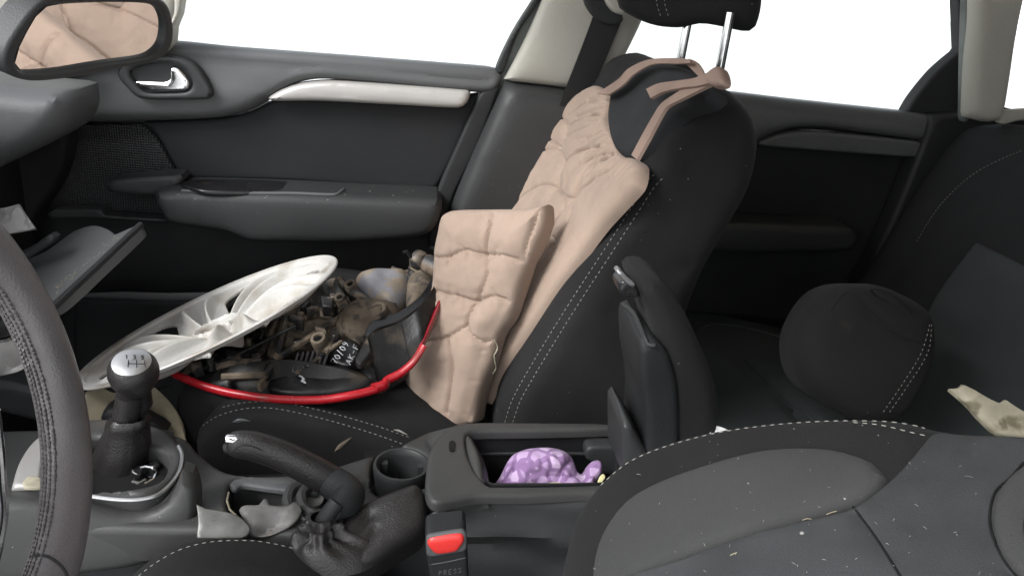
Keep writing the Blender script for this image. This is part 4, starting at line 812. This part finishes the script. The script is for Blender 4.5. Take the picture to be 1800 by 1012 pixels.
tube('boot_collar', [at(x, y, 'z', ZC+.006) for x, y in spline([(512, 905), (505, 880), (515, 858), (545, 850), (530, 870), (535, 893), (555, 905)], False)], .006, 'console', hb, 8)

# armrest lid standing upright
al = thing('armrest_lid', 'padded black console armrest lid standing open upright', 'armrest lid', at(1140, 790, 'y', .75))
relief('pad', [(1108, 484), (1125, 473), (1150, 480), (1185, 520), (1215, 580), (1240, 640), (1251, 700), (1248, 750), (1235, 810, 1), (1150, 820, 1), (1148, 720), (1146, 620), (1130, 540)], PY(.70), 'fabric', .08, .022, .008, al, edge_n=6, tr=.35, label='grey padded cloth side of the lid')
inn = relief('inner_shell', [(1086, 540), (1090, 528), (1105, 525), (1128, 545), (1145, 590), (1150, 640), (1152, 720), (1156, 820, 1), (1100, 820, 1), (1085, 740), (1096, 700), (1096, 640), (1088, 590)], PY(.695), 'plas_dark', .10, .008, .008, al, edge_n=5, tr=1)
s_ = Surf(inn); tube('shell_ridge', s_.path([(1096, 536), (1115, 552), (1130, 585), (1138, 605), (1150, 607)], .001), .0028, 'plas', al, 8)
relief('hinge_cover', [(1086, 728), (1096, 720), (1115, 750), (1140, 800), (1120, 820, 1), (1086, 815, 1)], PY(.69), 'plas', .08, .008, .008, al, tr=.3)
relief('latch_body', [(1088, 500), (1102, 492), (1120, 505), (1126, 520), (1110, 524), (1092, 518)], PY(.715), 'gloss', .03, .004, .006, al)
lt = relief('latch', [(1083, 478), (1090, 474), (1104, 490), (1116, 500), (1114, 506), (1100, 498)], PY(.70), 'satin', .012, .002, .004, al)

# ------------------------------------------------------------------ seat belt buckle
bu = thing('belt_buckle', 'black seat belt buckle with bright red release button', 'buckle', at(790, 1012, 'y', .56))
bodym = relief('buckle_body', [(750, 942), (770, 937), (815, 932), (820, 940), (822, 970), (826, 1060, 1), (762, 1060, 1), (754, 1000), (748, 970)], PY(.56), 'plas_dark', .03, .004, .006, bu, edge_n=4)
s_ = Surf(bodym)
relief('button_surround', [(749, 947), (754, 941), (812, 932), (820, 938), (820, 965), (817, 968), (755, 978), (750, 973)], PY(.5585), 'plas_grey', .004, .002, .005, bu)
rbn = relief('release_button', [(751, 948), (757, 943), (808, 935), (816, 940), (816, 950), (806, 964), (800, 968), (770, 972), (762, 969), (752, 958)], PY(.5575), 'button', .004, .003, .004, bu, bulge=(.002, .008))
tube('body_seam', s_.path([(754, 992), (790, 986), (824, 978)], .0), .0005, 'plas_grey', bu, 5)
scribble('embossed_lettering', s_, lettering('PRESS', 771, 1011, 8.6, -1.3, 0, -8), bu, 'plas_grey', r=.00028, off=.0002)

# ------------------------------------------------------------------ driver seat
ds = thing('driver_seat', 'black and slate driver seat reclined in the foreground', 'car seat', (.1, .35, .2))
rec = radians(61); dd_ = np.array([sin(rec), 0, cos(rec)])
DB = Pl(at(1050, 900, 'y', .53), (-dd_[2], 0, dd_[0]), (0, -1, 0))
dbk = relief('backrest', [(975, 1200, 1), (978, 1040), (990, 975), (1008, 915), (1050, 855), (1100, 812), (1160, 785), (1250, 760), (1350, 745), (1450, 738), (1545, 737), (1600, 742), (1645, 754), (1700, 762), (1800, 766), (2100, 800, 1), (2100, 1400, 1), (975, 1400, 1)], DB, 'fabric', .08, .025, .012, ds, edge_n=7)
lightp = relief('bolster_inset', [(1038, 1200, 1), (1040, 1040), (1045, 980), (1062, 935), (1100, 885), (1160, 850), (1250, 818), (1330, 797), (1400, 790), (1470, 794), (1530, 812), (1570, 836, 1), (1540, 872), (1500, 892), (1400, 925), (1200, 990), (1050, 1060), (1038, 1100)], DB.shift(.006), 'fabric_inner', .02, .010, .012, ds, bulge=(.006, .05))
cen = relief('centre_panel', [(1640, 757, 1), (1612, 792), (1570, 838), (1500, 890), (1400, 918), (1300, 945), (1200, 980), (1100, 1012), (950, 1080, 1), (950, 1400, 1), (2100, 1400, 1), (2100, 805, 1), (1800, 769), (1700, 764)], DB.shift(.010), 'fabric_centre', .02, .006, .010, ds,
             creases=[([(1500, 891), (1540, 945), (1600, 1040)], .005, .0035), ([(1655, 868), (1668, 842), (1712, 815)], .0022, .003), ([(1580, 905), (1594, 885), (1592, 862)], .0018, .003), ([(1600, 908), (1608, 888), (1604, 868)], .0015, .0025), ([(1700, 820), (1740, 800), (1800, 792)], .0015, .004), ([(1530, 925), (1500, 950), (1492, 975)], .002, .003), ([(1420, 985), (1432, 960), (1430, 945)], .0015, .003), ([(1250, 1000), (1330, 975), (1420, 960)], .0015, .004), ([(1860, 800), (1790, 820), (1748, 868), (1740, 920), (1760, 975), (1810, 1030)], .005, .0035)], disp=lambda X, d: nzd(8, .007, 31)(X, d)+nzd(30, .0014, 33)(X, d))
cir = relief('lumbar_panel', [(1900, 800), (1800, 818), (1756, 862), (1746, 915), (1762, 970), (1810, 1022), (1900, 1060)], DB.shift(.012), 'fabric_inner', .02, .005, .012, ds)
relief('side_knob', [(1798, 915), (1806, 890), (1830, 880), (1850, 900), (1850, 960), (1820, 965), (1802, 945)], DB.shift(.018), 'void', .02, .004, .008, ds)
s_ = Surf(dbk)
stitches('stitching', s_.path([(1052, 857), (1102, 815), (1162, 788), (1252, 763), (1352, 748), (1452, 741), (1545, 741), (1600, 747), (1640, 758)], .0006), ds, r=.00045, L=.0045, gap=.003)
stitches('stitching', s_.path([(1500, 743), (1550, 748), (1600, 760), (1635, 768)], .0006), ds, r=.0005, L=.0045, gap=.003)
dcu = relief('seat_cushion', [(190, 1100, 1), (222, 1020), (255, 985), (300, 955), (350, 941), (400, 937), (460, 939), (530, 952), (600, 980), (665, 1014), (760, 1080), (800, 1200, 1), (190, 1200, 1)], PY(.575), 'fabric', .05, .016, .012, ds, edge_n=6, tr=1)
relief('cushion_inset', [(280, 1200, 1), (330, 1100), (390, 1052), (450, 1036), (510, 1036), (570, 1052), (640, 1100), (700, 1200, 1)], PY(.568), 'fabric_inner', .03, .010, .012, ds)
s_ = Surf(dcu)
stitches('stitching', s_.path([(235, 1005), (262, 982), (305, 956), (352, 944), (402, 940), (460, 942), (528, 956), (598, 984), (655, 1012), (700, 1040)], .0006), ds, r=.0005, L=.0045, gap=.003)
stitches('stitching', s_.path([(235, 1020), (270, 992), (312, 968), (355, 955), (402, 950), (460, 952), (525, 967), (590, 994), (630, 1012), (680, 1040)], .0006), ds, r=.00045, L=.0045, gap=.003)
V, Fc = box((-.02, .35, .40), (.42, .45, .2)); obj('seat_base', V, Fc, 'fabric', ds)

# ------------------------------------------------------------------ steering wheel
sw = thing('steering_wheel', 'worn leather steering wheel rim at the left edge', 'steering wheel', (-.30, .42, .86))
SC = np.array([-.296, .42, .838]); st = .30; dv = np.array([-sin(st), 0, cos(st)]); wn = np.array([cos(st), 0, sin(st)]); RR = .168
th = np.linspace(0, 2*pi, 140, endpoint=False)
P_ = [SC+RR*(cos(t)*np.array([0, 1, 0])+sin(t)*dv) for t in th]
rim = tube('rim', P_, .0180, 'rim', sw, 28, True)
parts = []
for i in range(0, 110):                               # stitched knobbly seam on the inner face of the rim
    for k in range(4):
        t = -1.5+i*.024+(k%2)*.012+rng.normal(0, .002); a = 1.9+k*.22
        rad = -np.array([0, cos(t), 0])-sin(t)*dv; c = SC-RR*rad; nrm = rad*sin(a)*1.0+wn*-cos(a)*-.2
        nrm = unit(rad*(.9+rng.normal(0, .02))+wn*(.10-k*.20)); p = c+nrm*.0176
        tg = unit(-sin(t)*np.array([0, 1, 0])+cos(t)*dv)
        q_ = rng.uniform(.7, 1.25); parts.append(tube_mesh([p-tg*.0020*q_, p+nrm*.0008, p+tg*.0020*q_], [.0007*q_, .0012*q_, .0007*q_], 5))
V, Fc = join(parts); obj('stitched_seam', V, Fc, 'rim_patch', sw)
tube('spoke', spline3([SC+RR*(cos(2.2)*np.array([0, 1, 0])+sin(2.2)*dv), SC+.10*(cos(2.2)*np.array([0, 1, 0])+sin(2.2)*dv)-wn*.01, SC-wn*.03], 6), .012, 'plas', sw, 12)
V, Fc = lathe([(.03, -.09), (.075, -.04), (.078, -.02), (.065, -.008), (.0, 0)], SC-wn*.02, wn, 36); obj('hub', V, Fc, 'plas', sw)
tube('chrome_accent', [at(x, y, 'y', .50) for x, y in spline([(-6, 720), (2, 790), (6, 850), (9, 900), (2, 950), (-6, 985)], False)], .0025, 'chrome', sw, 8)
s_ = Surf(rim)
tube('leather_join', s_.path([(55, 975), (85, 978), (112, 1000), (122, 1030)], .0), .0012, 'plas_dark', sw, 6)

# ------------------------------------------------------------------ rear-view mirror
mi = thing('rear_view_mirror', 'black framed rear-view mirror at the top left reflecting pale beige', 'mirror', at(150, 70, 'y', .80))
mc = at(150, 70, 'y', .80); vv = unit(mc-CAM); rdir = unit(np.array([.20, 1.12, .76])-mc); MP = Pl(mc, rdir-vv, (0, -1, 0))
mo = [(5, 110), (10, 82), (38, 38), (68, 4), (100, -12), (180, -18), (260, -12), (292, 6), (303, 40), (302, 74), (288, 98), (262, 110), (200, 122), (130, 136), (60, 143), (22, 134)]
mi_in = [(29, 110), (36, 84), (58, 42), (76, 18), (100, 10), (180, 6), (258, 8), (282, 18), (292, 44), (288, 76), (272, 94), (250, 102), (180, 112), (110, 124), (60, 128), (38, 126)]
relief('mirror_frame', mo, MP, 'plas', .02, .004, .006, mi, edge_n=5, holes=[mi_in])
relief('mirror_pane', [(x+(150-x)*-.02, y+(66-y)*-.03) for x, y in mi_in], MP.shift(-.006), 'mirror', .004, 0, .03, mi)
relief('mirror_shell', mo, MP.shift(-.018), 'plas', .03, .01, .01, mi)
tube('mount_stalk', [mc-MP.n*.04, mc-MP.n*.09+np.array([0, 0, .05]), mc-MP.n*.16+np.array([0, 0, .16])], [.012, .01, .014], 'plas', mi, 12)

# ------------------------------------------------------------------ loose things
cl = relief('purple_cloth', [(858, 870), (880, 836), (892, 812), (905, 797), (930, 788), (962, 786), (990, 792), (1006, 806), (1014, 828), (1024, 832), (1036, 815), (1050, 808), (1058, 816), (1056, 836), (1042, 856), (1030, 880), (950, 890), (880, 885)], Pl(at(950, 840, 'y', .745), (0, -.75, .65)), 'purple', .01, .004, .003, None, bulge=(.018, .03), creases=[([(905, 800), (900, 830), (870, 860)], .004, .003), ([(940, 790), (950, 830), (935, 880)], .003, .003), ([(1006, 806), (985, 825), (975, 860)], .004, .003), ([(1024, 832), (1000, 840), (960, 838)], .004, .003), ([(1050, 812), (1040, 830), (1010, 850)], .003, .003)], disp=nzd(34, .012, 41), back='mirror', edge_n=3)
tag(cl, 'bunched purple patchwork cloth inside the open console bin', 'cloth')
for pts, lab in (([(958, 850), (975, 847), (1000, 850), (998, 857), (962, 857)], 'thin yellow paper strip below the purple cloth in the bin'), ([(1054, 838), (1060, 832), (1064, 838), (1056, 850), (1050, 852)], 'tiny yellow paper scrap at the right end of the purple cloth')):
    o = relief('paper_scrap', pts, Pl(at(1000, 852, 'y', .715), (0, -.7, .7)), 'yellow', .002, .0008, .004); tag(o, lab, 'paper')
o = relief('torn_board', [(1668, 682, 1), (1682, 682), (1690, 674, 1), (1712, 684), (1740, 700), (1758, 708, 1), (1766, 700, 1), (1800, 722), (1860, 750), (1860, 772, 1), (1760, 764), (1722, 735), (1700, 710)], Pl(at(1740, 720, 'y', .50), (-.3, -.5, .8)), 'torn', .006, .002, .006, disp=nzd(30, .006, 51)); tag(o, 'torn cream fibre strip behind the driver backrest', 'board')
o = relief('tan_mat', [(150, 690), (175, 680), (200, 690), (240, 684), (272, 680, 1), (300, 708), (322, 745), (330, 800, 1), (300, 800), (200, 790), (150, 740)], Pl(at(260, 740, 'y', .93), (.1, -.8, .6)), 'paper', .004, .002, .007, disp=nzd(18, .010, 61)); tag(o, 'stained tan fabric piece in the footwell behind the gear knob', 'mat')
o = relief('clear_plastic_piece', [(345, 885, 1), (362, 893), (380, 896), (412, 903), (430, 915), (440, 932), (425, 945), (345, 945, 1), (348, 915)], Pl(at(390, 920, 'z', ZC+.012), (0, -.6, .8)), 'clear', .003, .0012, .006, disp=nzd(25, .004, 71)); tag(o, 'torn cloudy clear plastic piece in front of the console tray', 'plastic piece')
o = relief('broken_tray_piece', [(420, 896), (430, 887), (455, 886), (462, 876, 1), (470, 876), (474, 886), (505, 888), (520, 880), (530, 900), (510, 925), (470, 942), (440, 940), (430, 915)], Pl(at(470, 910, 'z', ZC+.010), (0, -.6, .8)), 'broken', .006, .003, .006, disp=nzd(40, .008, 81)); tag(o, 'broken grey plastic tray piece with rusty scraps beside the handbrake', 'plastic piece')
o = relief('tissue', [(1248, 752), (1262, 748), (1282, 756), (1290, 768), (1262, 780), (1246, 775)], Pl(at(1265, 762, 'y', .70), (0, -.7, .7)), 'tissue', .006, .003, .004, disp=nzd(60, .012, 91)); tag(o, 'small crumpled white tissue behind the armrest lid', 'tissue')
s_ = Surf(cen, lightp, dbk); pp = []                 # lint caught in the cloth of the driver seat
for i in range(75):
    p = s_(rng.uniform(1040, 1790), rng.uniform(770, 1010), .0003)
    if p is not None: e = rng.normal(0, .0016 if rng.random() < .9 else .003, 3)*np.array([1, 1, .4]); pp.append(tube_mesh([p, p+e*.5+(0, 0, .0003), p+e], [.0001, .00014+rng.random()*.00014, .0001], 4))
V, Fc = join(pp); o = obj('lint', V, Fc, 'thread', ds); o['kind'] = 'stuff'
for pp_ in ([(1500, 891), (1540, 945), (1600, 1040)], [(1800, 812), (1778, 838), (1748, 868), (1740, 920), (1760, 975), (1795, 1020)]):
    q_ = s_.path(pp_, -.0002); tube('seam', q_, .0011, 'void', ds, 6) if len(q_) > 2 else None
# dried stems and lint lying on the driver backrest
s_ = Surf(cen, lightp, dbk)
for i, pts in enumerate([[(1410, 913), (1418, 910), (1426, 911)], [(1452, 903), (1462, 899), (1470, 897)], [(1284, 977), (1290, 974), (1296, 972)]]):
    P = [s_(x, y, .001) for x, y in pts]
    if all(p is not None for p in P): tag(tube('dry_stem', P, .00035, 'paper', None, 5), ['straw bit on the middle of the driver backrest seam', 'straw bit just right of the seam middle on driver backrest', 'thin straw bit low on the slate panel', 'curled straw bit right of the diagonal seam', 'short straw bit near the round seam'][i], 'straw')
